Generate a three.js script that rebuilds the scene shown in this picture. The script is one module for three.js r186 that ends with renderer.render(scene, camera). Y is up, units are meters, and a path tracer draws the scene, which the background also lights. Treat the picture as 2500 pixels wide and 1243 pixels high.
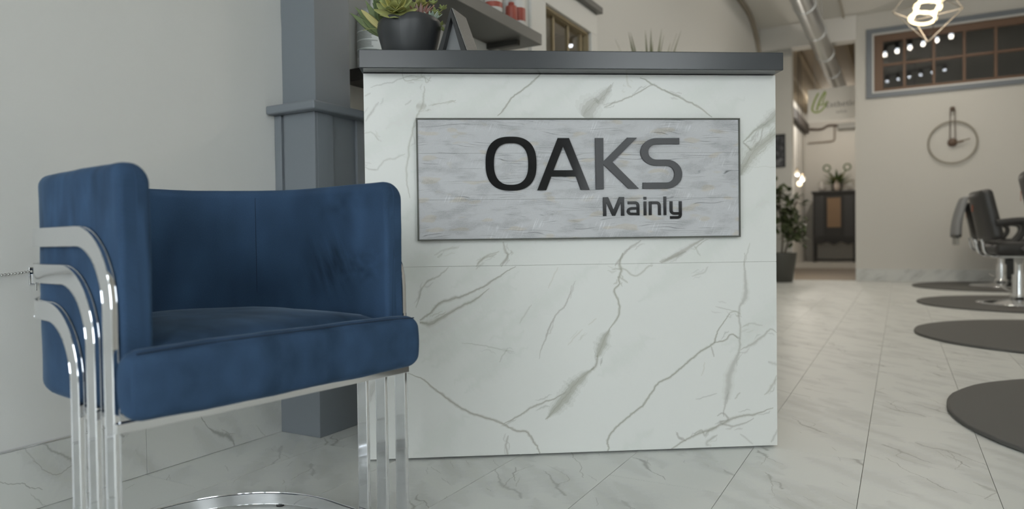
import * as THREE from 'three';
import { RoundedBoxGeometry } from 'three/addons/geometries/RoundedBoxGeometry.js';
import { ImprovedNoise } from 'three/addons/math/ImprovedNoise.js';
import { mergeGeometries, mergeVertices, toCreasedNormals } from 'three/addons/utils/BufferGeometryUtils.js';

/* ---------- camera, sky, exposure ---------- */
const scene = new THREE.Scene();
const D2R = Math.PI / 180;
const camera = new THREE.PerspectiveCamera(2 * Math.atan(621.5 / 1709.63) / D2R, 2500 / 1243, 0.05, 200);
camera.position.set(0, 0.61, 0);
camera.rotation.order = 'YXZ';
camera.rotation.set(-1.107 * D2R, 28.981 * D2R, -0.737 * D2R);
camera.focus = 1.75;
camera.userData.fStop = 2.4;
const renderer = new THREE.WebGLRenderer({ antialias: true });
renderer.toneMapping = THREE.LinearToneMapping;
renderer.toneMappingExposure = 0.97;
renderer.shadowMap.enabled = true;
renderer.shadowMap.type = THREE.PCFSoftShadowMap;
scene.background = new THREE.Color().setRGB(5.4, 5.78, 5.9);   // bright overcast sky, enters through the shop windows behind the camera
const WARM = new THREE.Color().setRGB(1, 0.93, 0.83), TRACK_CD = 0.6, DOWN_CD = 1.2;

/* ---------- helpers ---------- */
let seed = 7;
const rnd = () => { seed = (seed * 1664525 + 1013904223) >>> 0; return seed / 4294967296; };
const rr = (a, b) => a + (b - a) * rnd();
const V3 = (x, y, z) => new THREE.Vector3(x, y, z);
const taken = new Map();
function numbered(name) { const n = taken.get(name) || 0; taken.set(name, n + 1); return n ? name + '_' + String(n).padStart(3, '0') : name; }
function shade(o) { o.castShadow = true; o.receiveShadow = true; return o; }
function part(name, geo, mat, parent) { const m = shade(new THREE.Mesh(geo, mat)); m.name = name; parent.add(m); return m; }
function thing(name, label, category, pos = [0, 0, 0], turn = 0, group) {
  const g = new THREE.Group(); g.name = numbered(name); g.position.set(...pos); g.rotation.y = turn;
  g.userData = { label, category }; if (group) g.userData.group = group; scene.add(g); return g;
}
function single(name, geo, mat, label, category, pos = [0, 0, 0], turn = 0, group) {
  const m = shade(new THREE.Mesh(geo, mat)); m.name = numbered(name); m.position.set(...pos); m.rotation.y = turn;
  m.userData = { label, category }; if (group) m.userData.group = group; scene.add(m); return m;
}
function struct(name, geo, mat) { const m = shade(new THREE.Mesh(geo, mat)); m.name = name; m.userData = { kind: 'structure' }; scene.add(m); return m; }
function structGroup(name) { const g = new THREE.Group(); g.name = name; g.userData = { kind: 'structure' }; scene.add(g); return g; }
const merge = (list) => mergeGeometries(list.map((g) => { const q = g.index ? g.toNonIndexed() : g; for (const k of Object.keys(q.attributes)) if (!['position', 'normal', 'uv'].includes(k)) q.deleteAttribute(k); return q; }));
function uvMetres(g) {   // planar uv in metres along the dominant axis
  const p = g.attributes.position, n = g.attributes.normal, uv = new Float32Array(p.count * 2);
  for (let i = 0; i < p.count; i++) {
    const ax = Math.abs(n.getX(i)), ay = Math.abs(n.getY(i)), az = Math.abs(n.getZ(i));
    if (ay >= ax && ay >= az) { uv[2 * i] = p.getX(i); uv[2 * i + 1] = p.getZ(i); }
    else if (ax >= az) { uv[2 * i] = p.getZ(i); uv[2 * i + 1] = p.getY(i); }
    else { uv[2 * i] = p.getX(i); uv[2 * i + 1] = p.getY(i); }
  }
  g.setAttribute('uv', new THREE.BufferAttribute(uv, 2)); return g;
}
// box from its corners
function bx(x0, x1, y0, y1, z0, z1) { const g = new THREE.BoxGeometry(Math.abs(x1 - x0), Math.abs(y1 - y0), Math.abs(z1 - z0)); g.translate((x0 + x1) / 2, (y0 + y1) / 2, (z0 + z1) / 2); return uvMetres(g); }
function rbx(x0, x1, y0, y1, z0, z1, r = 0.004, s = 2) { const g = new RoundedBoxGeometry(Math.abs(x1 - x0), Math.abs(y1 - y0), Math.abs(z1 - z0), s, r); g.translate((x0 + x1) / 2, (y0 + y1) / 2, (z0 + z1) / 2); return uvMetres(g); }
function tube(pts, r, seg = 0, rad = 8, closed = false, straight = false) {
  const v = pts.map((p) => (p.isVector3 ? p : V3(...p)));
  let c;
  if (straight) { c = new THREE.CurvePath(); for (let i = 0; i + 1 < v.length; i++) c.add(new THREE.LineCurve3(v[i], v[i + 1])); }
  else c = new THREE.CatmullRomCurve3(v, closed);
  return new THREE.TubeGeometry(c, seg || Math.max(6, v.length * 6), r, rad, closed);
}
function rod(a, b, r, rad = 8) {
  const A = V3(...a), B = V3(...b), g = new THREE.CylinderGeometry(r, r, A.distanceTo(B), rad);
  g.applyQuaternion(new THREE.Quaternion().setFromUnitVectors(V3(0, 1, 0), B.clone().sub(A).normalize())); g.translate(...A.add(B).multiplyScalar(0.5).toArray()); return g;
}
const lathe = (prof, seg = 40) => new THREE.LatheGeometry(prof.map(([r, y]) => new THREE.Vector2(r, y)), seg);
// rounded, evenly divided box that can be bulged
function softBox(w, h, d, r, step, bulge) {
  const nx = Math.max(4, Math.round(w / step)), ny = Math.max(4, Math.round(h / step)), nz = Math.max(4, Math.round(d / step));
  let g = new THREE.BoxGeometry(w, h, d, nx, ny, nz); g.deleteAttribute('normal'); g.deleteAttribute('uv'); g = mergeVertices(g, 1e-5);
  const p = g.attributes.position, q = V3(0, 0, 0), e = V3(0, 0, 0);
  for (let i = 0; i < p.count; i++) {
    q.fromBufferAttribute(p, i);
    e.set(THREE.MathUtils.clamp(q.x, -w / 2 + r, w / 2 - r), THREE.MathUtils.clamp(q.y, -h / 2 + r, h / 2 - r), THREE.MathUtils.clamp(q.z, -d / 2 + r, d / 2 - r));
    const dl = q.clone().sub(e); const L = Math.max(Math.abs(dl.x), Math.abs(dl.y), Math.abs(dl.z));
    if (dl.length() > 1e-9) dl.normalize().multiplyScalar(L);
    q.copy(e).add(dl); if (bulge) bulge(q); p.setXYZ(i, q.x, q.y, q.z);
  }
  g.computeVertexNormals(); return uvMetres(g);
}
const noise = new ImprovedNoise();
const fbm = (x, y, z, o = 4) => { let a = 0.5, s = 0, f = 1; for (let i = 0; i < o; i++) { s += a * noise.noise(x * f, y * f, z * f); f *= 2.03; a *= 0.5; } return s; };
function canvasTex(w, h, draw, colour = true) {
  const c = document.createElement('canvas'); c.width = w; c.height = h; draw(c.getContext('2d'), w, h);
  const t = new THREE.CanvasTexture(c); if (colour) t.colorSpace = THREE.SRGBColorSpace; t.wrapS = t.wrapT = THREE.RepeatWrapping; t.anisotropy = 8; return t;
}
function dataTex(w, h, f, colour = true) {   // f(x, y) -> [r, g, b] 0..255
  const d = new Uint8Array(w * h * 4);
  for (let y = 0; y < h; y++) for (let x = 0; x < w; x++) { const c = f(x, y), i = (y * w + x) * 4; d[i] = c[0]; d[i + 1] = c[1]; d[i + 2] = c[2]; d[i + 3] = 255; }
  const t = new THREE.DataTexture(d, w, h); t.magFilter = THREE.LinearFilter; t.minFilter = THREE.LinearMipmapLinearFilter; t.wrapS = t.wrapT = THREE.MirroredRepeatWrapping; if (colour) t.colorSpace = THREE.SRGBColorSpace; t.needsUpdate = true; return t;
}
const std = (rgb, roughness, more = {}) => { const m = new THREE.MeshStandardMaterial({ roughness, ...more }); m.color.setRGB(...rgb); return m; };
const phys = (rgb, roughness, more = {}) => { const m = new THREE.MeshPhysicalMaterial({ roughness, ...more }); m.color.setRGB(...rgb); return m; };

/* ---------- vein drawing ---------- */
function ribbon(ctx, pts, widths, colour, alpha, jit) {   // pts in canvas pixels, one soft-edged vein
  const c = new THREE.CatmullRomCurve3(pts.map(([x, y]) => V3(x, y, 0)), false, 'centripetal');
  const len = c.getLength(), n = Math.max(8, Math.round(len / 5)), L = [], s0 = rnd() * 100;
  const P = c.getPoints(n);
  for (let i = 0; i <= n; i++) {
    const t = i / n, k = t * (widths.length - 1), a = Math.floor(k), w = THREE.MathUtils.lerp(widths[a], widths[Math.min(a + 1, widths.length - 1)], k - a) * Math.min(1, 0.35 + 4 * Math.min(t, 1 - t));
    const q = P[Math.min(i + 1, n)].clone().sub(P[Math.max(i - 1, 0)]).normalize(), o = jit * (fbm(s0 + i * 0.11, 3, 0, 3) * 6 + fbm(s0 + i * 0.6, 9, 0, 2) * 1.6);
    const x = P[i].x - q.y * o, y = P[i].y + q.x * o, wl = w * (0.65 + 0.9 * Math.abs(fbm(s0 + i * 0.17, 20, 1, 2))), wr = w * (0.65 + 0.9 * Math.abs(fbm(s0 + i * 0.15, 40, 2, 2)));
    L.push([x, y, -q.y, q.x, wl / 2 + 0.4, wr / 2 + 0.4]);
  }
  for (const [k, al] of [[2.3, 0.16], [1.5, 0.26], [1, 0.5], [0.45, 0.25]]) {
    ctx.fillStyle = `rgba(${colour.join(',')},${alpha * al})`; ctx.beginPath();
    L.forEach(([x, y, nx, ny, a], i) => (i ? ctx.lineTo(x + nx * a * k, y + ny * a * k) : ctx.moveTo(x + nx * a * k, y + ny * a * k)));
    for (let i = L.length - 1; i >= 0; i--) { const [x, y, nx, ny, , b] = L[i]; ctx.lineTo(x - nx * b * k, y - ny * b * k); }
    ctx.closePath(); ctx.fill();
  }
}

/* ---------- materials ---------- */
const XL = -1.768, XR = 3.2, ZF = -10.7, ZB = 4.0, YC = 3.62;   // room: left wall, right wall, far wall, shop front, ceiling
const plaster = dataTex(512, 512, (x, y) => { const v = 128 + 90 * fbm(x / 26, y / 26, 1, 4); return [v, v, v]; }, false); plaster.repeat.set(1.6, 1.6);
const MAT = {
  wall: std([0.70, 0.70, 0.68], 0.75, { bumpMap: plaster, bumpScale: 0.0012 }),
  wallWarm: std([0.68, 0.66, 0.615], 0.8, { bumpMap: plaster, bumpScale: 0.001 }),
  ceiling: std([0.80, 0.785, 0.74], 0.9),
  ceilingWhite: std([0.82, 0.80, 0.765], 0.85),
  greyPaint: std([0.195, 0.215, 0.24], 0.45, { bumpMap: plaster, bumpScale: 0.0006 }),
  whitePaint: std([0.75, 0.75, 0.73], 0.5),
  grout: std([0.34, 0.335, 0.32], 0.9),
  slab: std([0.046, 0.05, 0.055], 0.22),
  shelf: std([0.13, 0.128, 0.12], 0.4),
  darkShelf: std([0.035, 0.033, 0.03], 0.5),
  chrome: std([0.80, 0.81, 0.83], 0.07, { metalness: 1 }),
  steel: std([0.55, 0.55, 0.54], 0.3, { metalness: 1 }),
  blackGloss: phys([0.012, 0.012, 0.013], 0.1, { specularIntensity: 0.4 }),
  blackMatte: std([0.02, 0.021, 0.022], 0.42),
  blackVinyl: std([0.045, 0.044, 0.043], 0.42),
  rubber: std([0.125, 0.122, 0.116], 0.75),
  tan: std([0.36, 0.29, 0.18], 0.6),
  brownWood: std([0.17, 0.098, 0.058], 0.5),
  pane: phys([1, 1, 1], 0.02, { transmission: 1, thickness: 0, ior: 1.5 }),
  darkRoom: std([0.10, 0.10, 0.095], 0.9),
  brass: std([0.45, 0.36, 0.24], 0.35, { metalness: 0.8 }),
};

// marble of the floor tiles: four tiles in one sheet, each 1.15 x 0.287 m; veins cross the tile at a slant
const TW = 0.287, TL = 1.15;
const floorTex = canvasTex(2048, 2048, (ctx) => {
  ctx.fillStyle = '#e4e4e0'; ctx.fillRect(0, 0, 2048, 2048);
  for (let row = 0; row < 4; row++) {
    ctx.save(); ctx.beginPath(); ctx.rect(0, row * 512, 2048, 512); ctx.clip();
    for (let k = 0; k < 26; k++) { const x = rr(0, 2048), y = row * 512 + rr(0, 512), w = rr(60, 190); ribbon(ctx, [[x - w, y + w * 0.9], [x, y + rr(-40, 40)], [x + w, y - w * 0.9]], [rr(20, 80), rr(60, 150), rr(10, 50)], [205, 204, 198], 0.35, 8); }
    for (let k = 0; k < 9; k++) {
      const x = rr(-150, 2048), y = row * 512 + rr(-60, 560), a = rr(0.5, 1.05), l = rr(160, 520), n = 5, pts = [], ws = [], w = rr(3, 10);
      for (let i = 0; i <= n; i++) { pts.push([x + Math.cos(a) * l * (i / n) + rr(-16, 16), y - Math.sin(a) * l * (i / n) + rr(-16, 16)]); ws.push(w * (rnd() < 0.25 ? rr(2.5, 6) : rr(0.4, 1.6))); }
      ribbon(ctx, pts, ws, [142, 142, 136], rr(0.3, 0.62), 3.5);
      if (rnd() < 0.6) { const q = pts[2]; ribbon(ctx, [q, [q[0] + rr(20, 120), q[1] + rr(-40, 60)], [q[0] + rr(100, 240), q[1] + rr(-90, 60)]], [w * 0.7, w * 0.5, 1], [138, 137, 131], 0.4, 3); }
    }
    for (let k = 0; k < 14; k++) { const x = rr(0, 2048), y = row * 512 + rr(0, 512), l = rr(40, 160), a = rr(0.3, 1.2); ribbon(ctx, [[x, y], [x + l * 0.5 * Math.cos(a), y - l * 0.5 * Math.sin(a) + rr(-10, 10)], [x + l * Math.cos(a), y - l * Math.sin(a)]], [1.5, rr(2, 4), 1], [150, 149, 143], rr(0.2, 0.5), 3); }
    ctx.restore();
  }
});
MAT.tile = std([1, 1, 1], 0.4, { map: floorTex });
MAT.tile.color.setRGB(0.965, 0.985, 0.995);

// marble of the desk front, veins in millimetres over the whole face
const DESK_VEINS = [
  [[19,1040,50,1047,82,1054,123,1070,159,1068,186,1056],3,0.35],
  [[105,1079,114,1060,145,1061,168,1070,172,1052,186,1068],3,0.4],
  [[168,1043,165,1020,160,988,148,965,129,906,120,856,114,792,122,733],5,0.4],
  [[144,990,156,986,172,988],14,0.4],
  [[187,990,217,996,254,1004],2.5,0.4],
  [[499,1085,466,1053,438,1032,410,1011,391,984,370,960],4,0.75],
  [[-3,820,29,811,56,838,79,842,111,856],5,0.3],
  [[3,1014,19,1024],4,0.3],
  [[41,999,27,979,4,945],6,0.3],
  [[-1,911,21,915,39,892],4,0.25],
  [[113,990,131,1004],4,0.3],
  [[380,608,386,583,393,566,372,539],6,0.5],
  [[368,583,321,560,302,540],5,0.4],
  [[188,572,207,585,257,594],5,0.25],
  [[693,1049,678,1026,664,1012,650,998],[5,16,22,28],0.6],
  [[655,1005,636,989,612,958],[26,34,40],0.6],
  [[671,986,716,1003,759,1021,812,1050],4,0.6],
  [[736,1082,740,1049,750,1040],5,0.2],
  [[776,1070,812,1050,854,1029,907,1005,940,989,984,957],4.5,0.75],
  [[845,1036,869,1022,893,1017],3,0.5],
  [[1184,980,1149,942,1110,919,1075,886],[26,18,7,5],0.6],
  [[1183,918,1139,885,1100,852,1077,815,1065,791],[22,20,26,22,14],0.65],
  [[1075,886,1100,862],4,0.6],
  [[1134,928,1129,900,1110,871],4,0.5],
  [[1179,956,1169,928,1154,900],6,0.4],
  [[774,607,736,582,712,554,697,536],6,0.5],
  [[957,610,889,571,831,541],[5,10,6],0.55],
  [[928,589,947,560],4,0.3],
  [[1093,596,1076,530],4,0.25],
  [[1068,815,1178,814],2,0.15],
  [[227,538,195,513,160,494,135,427],4,0.45],
  [[415,538,370,513,321,482,272,461,242,451,198,438,174,411,144,393],[3,4,5,6,9,8,6,9],0.7],
  [[340,477,296,445,271,434,222,408,173,382,144,386],[2,7,8,8,10,10],0.65],
  [[108,246,142,231,190,193,238,155,277,131,326,113,375,94,404,75,439,69,458,44,473,18,475,-3],[2,4,5,7,6,7,5,6,6,6,5,5],0.7],
  [[375,94,424,119,464,143,514,159,555,180],[4,5,6,4,3],0.6],
  [[387,61,381,32,388,-3],6,0.5],
  [[260,326,319,317,368,306,407,298],3,0.3],
  [[365,269,387,308],3,0.3],
  [[458,430,423,377],4,0.25],
  [[534,535,506,474],3,0.2],
  [[574,482,555,428,527,399,497,335,476,276],[3,4,4,4,2],0.5],
  [[195,567,210,576],6,0.3],
  [[307,546,322,560,361,574],5,0.4],
  [[371,542,391,564,388,579],6,0.5],
  [[-4,162,6,196,26,229],14,0.3],
  [[721,572,711,539,716,520,708,500,710,485,695,465,707,435,707,395,679,356],[7,9,7,5,4,6,5,6,8],0.65],
  [[679,356,661,316,642,277],[9,20,13],0.75],
  [[645,282,640,252,627,240],[8,8,9],0.6],
  [[635,247,597,218,571,189,551,165,521,131,495,102],[7,17,22,24,18,5],0.75],
  [[1078,567,1076,534,1079,488,1078,438,1063,413,1062,322,1059,282,1035,231,1025,171,1017,131,1011,95],[4,5,9,12,6,6,7,14,16,8,6],0.45],
  [[1031,393,995,339,984,309,943,284,901,250,865,221,819,195,798,167,778,138,747,114,721,94,681,56,670,31,675,16,664,-4],5.5,0.75],
  [[984,309,1020,318,1036,333,1057,320],4.5,0.6],
  [[1029,393,1047,398,1065,390],4,0.4],
  [[978,299,984,268],4,0.5],
  [[958,254,947,214],3,0.2],
  [[843,-3,894,28,936,47,982,61,1019,80,1060,94,1102,98,1160,116],[5,6,7,8,9,7,7,4],0.6],
  [[874,54,879,39,900,28],5,0.5],
  [[925,47,946,57,956,41,972,61,993,65],5,0.45],
  [[993,96,1009,106,1024,87,1003,78,1029,67,1065,71,1102,87],5,0.5],
  [[966,11,961,21,993,43],8,0.35],
  [[1060,43,1099,11],5,0.3],
  [[1062,287,1103,306,1130,325,1151,343,1174,335],[4,9,7,5,3],0.45],
  [[1067,352,1093,362,1130,356],5,0.25],
  [[929,147,993,162],3,0.35],
  [[990,414,1021,406,1055,398],3,0.3],
  [[688,525,721,527,756,506,797,532,807,538],5,0.4],
  [[705,505,735,487],5,0.4],
  [[921,501,955,513,970,529],5,0.3],
  [[1173,210,1155,177,1134,153],[4,8,4],0.4],
  [[1173,54,1154,14],6,0.35],
  [[1045,145,1063,162],4,0.4],
  [[1145,251,1174,238],8,0.3],
  [[603,357,578,333,560,311],3,0.2],
  [[644,386,618,370],3,0.2],
  [[827,545,858,555,904,574],9,0.45]
];

const DW = 1.172, DH = 1.078;
const deskTex = canvasTex(2048, 1884, (ctx, w, h) => {
  const S = w / (DW * 1000);
  ctx.fillStyle = '#e9ebea'; ctx.fillRect(0, 0, w, h);
  for (let k = 0; k < 40; k++) { const x = rr(0, w), y = rr(0, h), l = rr(80, 300); ribbon(ctx, [[x - l, y + l * 0.7], [x, y], [x + l, y - l * 0.7]], [20, rr(60, 160), 20], [222, 224, 222], 0.35, 10); }
  for (const [p, wd, al] of DESK_VEINS) {
    const pts = []; for (let i = 0; i < p.length; i += 2) pts.push([p[i] * S, h - p[i + 1] * S]);
    const ws = (Array.isArray(wd) ? wd : [wd]).map((v) => v * (v > 9 ? 1.35 : 0.95) * S);
    ribbon(ctx, pts, ws, [154, 153, 143], al * 0.85, 2.0);
    for (let q = 0; q < 3; q++) if (pts.length > 2 && al < 0.7) { const i = Math.floor(rnd() * (pts.length - 1)), a = pts[i], b = pts[i + 1], ox = rr(-26, 26), oy = rr(-26, 26), f = rr(0.15, 0.5); ribbon(ctx, [[a[0] + ox, a[1] + oy], [(a[0] + b[0]) / 2 + ox + rr(-8, 8), (a[1] + b[1]) / 2 + oy + rr(-8, 8)], [a[0] + (b[0] - a[0]) * (0.5 + f) + ox, a[1] + (b[1] - a[1]) * (0.5 + f) + oy]], [2, rr(4, 11), 2], [163, 162, 153], al * 0.55, 4); }
    if (al > 0.55) ribbon(ctx, pts, ws.map((v) => Math.min(2.2, v * 0.35)), [118, 116, 107], 0.2, 3.0);
  }
});
deskTex.wrapS = deskTex.wrapT = THREE.ClampToEdgeWrapping;
MAT.marble = phys([0.91, 0.905, 0.885], 0.32, { map: deskTex });

/* ---------- the setting ---------- */
// floor: bed of grout and each tile
const floor = structGroup('floor');
part('grout_bed', bx(XL - 0.1, XR + 0.1, -0.08, -0.0035, ZF - 0.2, ZB + 0.1), MAT.grout, floor);
{
  const cache = new Map(), G = 0.0016;
  const tileGeo = (w, l, row, flip) => {
    const key = [w.toFixed(3), l.toFixed(3), row, flip].join();
    if (!cache.has(key)) {
      const g = new THREE.BoxGeometry(w - G, 0.012, l - G), p = g.attributes.position, uv = g.attributes.uv;
      for (let i = 0; i < p.count; i++) {
        let a = p.getZ(i) / TL + 0.5, b = p.getX(i) / TW + 0.5; if (flip) { a = 1 - a; b = 1 - b; }
        uv.setXY(i, a, (row + 0.004 + 0.992 * b) / 4);
      }
      cache.set(key, g);
    }
    return cache.get(key);
  };
  const x0 = -0.66 - 4 * TW;
  for (let c = 0; x0 + c * TW < XR; c++) {
    const a = Math.max(XL, x0 + c * TW), b = Math.min(XR, x0 + (c + 1) * TW); if (b - a < 0.02) continue;
    const off = ((c * 0.37) % 1) * TL;
    for (let z = -1.145 + 6 * TL - off; z > ZF - 0.1; z -= TL) {
      const z1 = Math.min(ZB, z), z0 = Math.max(ZF - 0.1, z - TL); if (z1 - z0 < 0.03) continue;
      const t = part('tile', tileGeo(b - a, z1 - z0, Math.floor(rnd() * 4), rnd() < 0.5), MAT.tile, floor);
      t.position.set((a + b) / 2, -0.006, (z0 + z1) / 2);
    }
  }
}
// left wall, with the opening of the small inner window
const W2 = { z0: -4.262, z1: -3.59, y0: 1.0, y1: 1.957 };
{
  const s = new THREE.Shape(); s.moveTo(ZF, 0); s.lineTo(ZB, 0); s.lineTo(ZB, YC); s.lineTo(ZF, YC); s.closePath();
  const h = new THREE.Path(); h.moveTo(W2.z0, W2.y0); h.lineTo(W2.z0, W2.y1); h.lineTo(W2.z1, W2.y1); h.lineTo(W2.z1, W2.y0); h.closePath(); s.holes.push(h);
  const g = new THREE.ExtrudeGeometry(s, { depth: 0.15, bevelEnabled: false }); g.rotateY(-Math.PI / 2); g.translate(XL, 0, 0);   // shape x -> z, depth -> -x
  struct('wall_left', uvMetres(g), MAT.wall);
}
// far wall: passage and the long high window
const OP = { x0: -1.34, x1: -0.53, y1: 3.295 }, W1 = { x0: -0.395, x1: 1.87, y0: 2.475, y1: 3.404 };
{
  const s = new THREE.Shape(); s.moveTo(XL - 0.15, 0); s.lineTo(OP.x0, 0); s.lineTo(OP.x0, OP.y1); s.lineTo(OP.x1, OP.y1); s.lineTo(OP.x1, 0); s.lineTo(XR + 0.15, 0); s.lineTo(XR + 0.15, YC); s.lineTo(XL - 0.15, YC); s.closePath();
  const h = new THREE.Path(); h.moveTo(W1.x0 + 0.05, W1.y0 + 0.05); h.lineTo(W1.x0 + 0.05, W1.y1 - 0.05); h.lineTo(W1.x1 - 0.05, W1.y1 - 0.05); h.lineTo(W1.x1 - 0.05, W1.y0 + 0.05); h.closePath(); s.holes.push(h);
  const g = new THREE.ExtrudeGeometry(s, { depth: 0.18, bevelEnabled: false }); g.translate(0, 0, ZF - 0.18);
  struct('wall_far', uvMetres(g), MAT.wallWarm);
}
{
  const s = new THREE.Shape(); s.moveTo(ZF, 0); s.lineTo(ZB, 0); s.lineTo(ZB, YC); s.lineTo(ZF, YC); s.closePath();
  const side = [[0.8, 2.6]];
  for (const [a, b] of side) { const h = new THREE.Path(); h.moveTo(a, 0.9); h.lineTo(a, 3.0); h.lineTo(b, 3.0); h.lineTo(b, 0.9); h.closePath(); s.holes.push(h); }
  const g = new THREE.ExtrudeGeometry(s, { depth: 0.15, bevelEnabled: false }); g.rotateY(-Math.PI / 2); g.translate(XR + 0.15, 0, 0); struct('wall_right', uvMetres(g), MAT.wallWarm);
  side.forEach(([a, b], i) => {
    const w = structGroup('window_' + (6 + i)), X = XR + 0.05;
    part('window_frame', merge([bx(X, X + 0.06, 0.9, 0.95, a, b), bx(X, X + 0.06, 2.95, 3.0, a, b), bx(X, X + 0.06, 0.9, 3.0, a, a + 0.05), bx(X, X + 0.06, 0.9, 3.0, b - 0.05, b)]), MAT.blackMatte, w);
    part('pane', bx(X + 0.025, X + 0.031, 0.95, 2.95, a + 0.05, b - 0.05), MAT.pane, w);
  });
}
struct('ceiling', bx(XL - 0.15, XR + 0.15, YC, YC + 0.12, ZF - 0.18, ZB + 0.15), MAT.ceiling);
struct('trim_1', rbx(XL, OP.x0, 3.19, 3.295, ZF, ZF + 0.03, 0.004), MAT.steel);                                 // grey band on the wall stub
struct('trim_2', rbx(XL, OP.x1 + 0.02, OP.y1, YC, ZF, ZF + 0.05, 0.004), MAT.ceilingWhite);                     // header over the passage
// moulding between left wall and ceiling that sweeps down at the far end
{
  const pts = [[XL + 0.02, YC - 0.02, ZB - 0.02], [XL + 0.02, YC - 0.02, -5], [XL + 0.02, YC - 0.02, -9.6]];
  for (let i = 1; i <= 8; i++) { const a = (i / 8) * Math.PI / 2; pts.push([XL + 0.02, YC - 0.02 - 0.8 * (1 - Math.cos(a)), -9.6 - 1.05 * Math.sin(a)]); }
  pts.push([XL + 0.02, 1.2, ZF + 0.05]);
  struct('trim_3', tube(pts, 0.035, 80, 8, false, true), std([0.34, 0.3, 0.24], 0.8));
}
// skirting tiles along the left wall and along the far wall
const bl = structGroup('baseboard_left'), bf = structGroup('baseboard_far');
const skirtTex = floorTex.clone(); skirtTex.needsUpdate = true; skirtTex.repeat.set(0.87, 0.85); skirtTex.offset.set(0.1, 0.26);
MAT.skirt = std([0.86, 0.87, 0.87], 0.3, { map: skirtTex });
{
  const cut = [ZB, 3.45, 2.3, 1.15, 0, -1.149, -2.3, -3.45, -4.6, -5.75, -6.9, -8.05, -9.2, -10.35, ZF];
  for (let i = 0; i + 1 < cut.length; i++) part('tile', rbx(XL, XL + 0.011, 0.001, 0.148, cut[i + 1] + 0.0004, cut[i] - 0.0004, 0.0008, 1), MAT.skirt, bl);
  part('edge_strip', rbx(XL, XL + 0.012, 0.1485, 0.1525, ZF, ZB, 0.001, 1), MAT.chrome, bl);
  for (let x = OP.x1; x < XR; x += 0.61) part('tile', rbx(x + 0.001, Math.min(XR, x + 0.61) - 0.001, 0.001, 0.168, ZF, ZF + 0.011, 0.0015, 1), MAT.skirt, bf);
}
// shop front behind the camera: three tall windows
{
  const s = new THREE.Shape(); s.moveTo(XL - 0.15, 0); s.lineTo(XR + 0.15, 0); s.lineTo(XR + 0.15, YC); s.lineTo(XL - 0.15, YC); s.closePath();
  const bays = [[-1.5, -0.3, 0.35], [-0.2, 1.0, 0.35], [1.1, 2.3, 0.35]];
  for (const [a, b, c] of bays) { const h = new THREE.Path(); h.moveTo(a, c); h.lineTo(a, 3.1); h.lineTo(b, 3.1); h.lineTo(b, c); h.closePath(); s.holes.push(h); }
  const g = new THREE.ExtrudeGeometry(s, { depth: 0.15, bevelEnabled: false }); g.translate(0, 0, ZB); struct('wall_front', uvMetres(g), MAT.wall);
  bays.forEach(([a, b, c], i) => {
    const w = structGroup('window_' + (3 + i));
    part('window_frame', merge([bx(a, a + 0.05, c, 3.1, ZB + 0.03, ZB + 0.09), bx(b - 0.05, b, c, 3.1, ZB + 0.03, ZB + 0.09), bx(a, b, c, c + 0.05, ZB + 0.03, ZB + 0.09), bx(a, b, 3.05, 3.1, ZB + 0.03, ZB + 0.09)]), MAT.blackMatte, w);
    part('pane', bx(a + 0.05, b - 0.05, c + 0.05, 3.05, ZB + 0.055, ZB + 0.061), MAT.pane, w);
  });
  struct('ground_outside', bx(-25, 25, -0.2, -0.09, -25, 30), std([0.3, 0.3, 0.29], 0.9));
}
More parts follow.
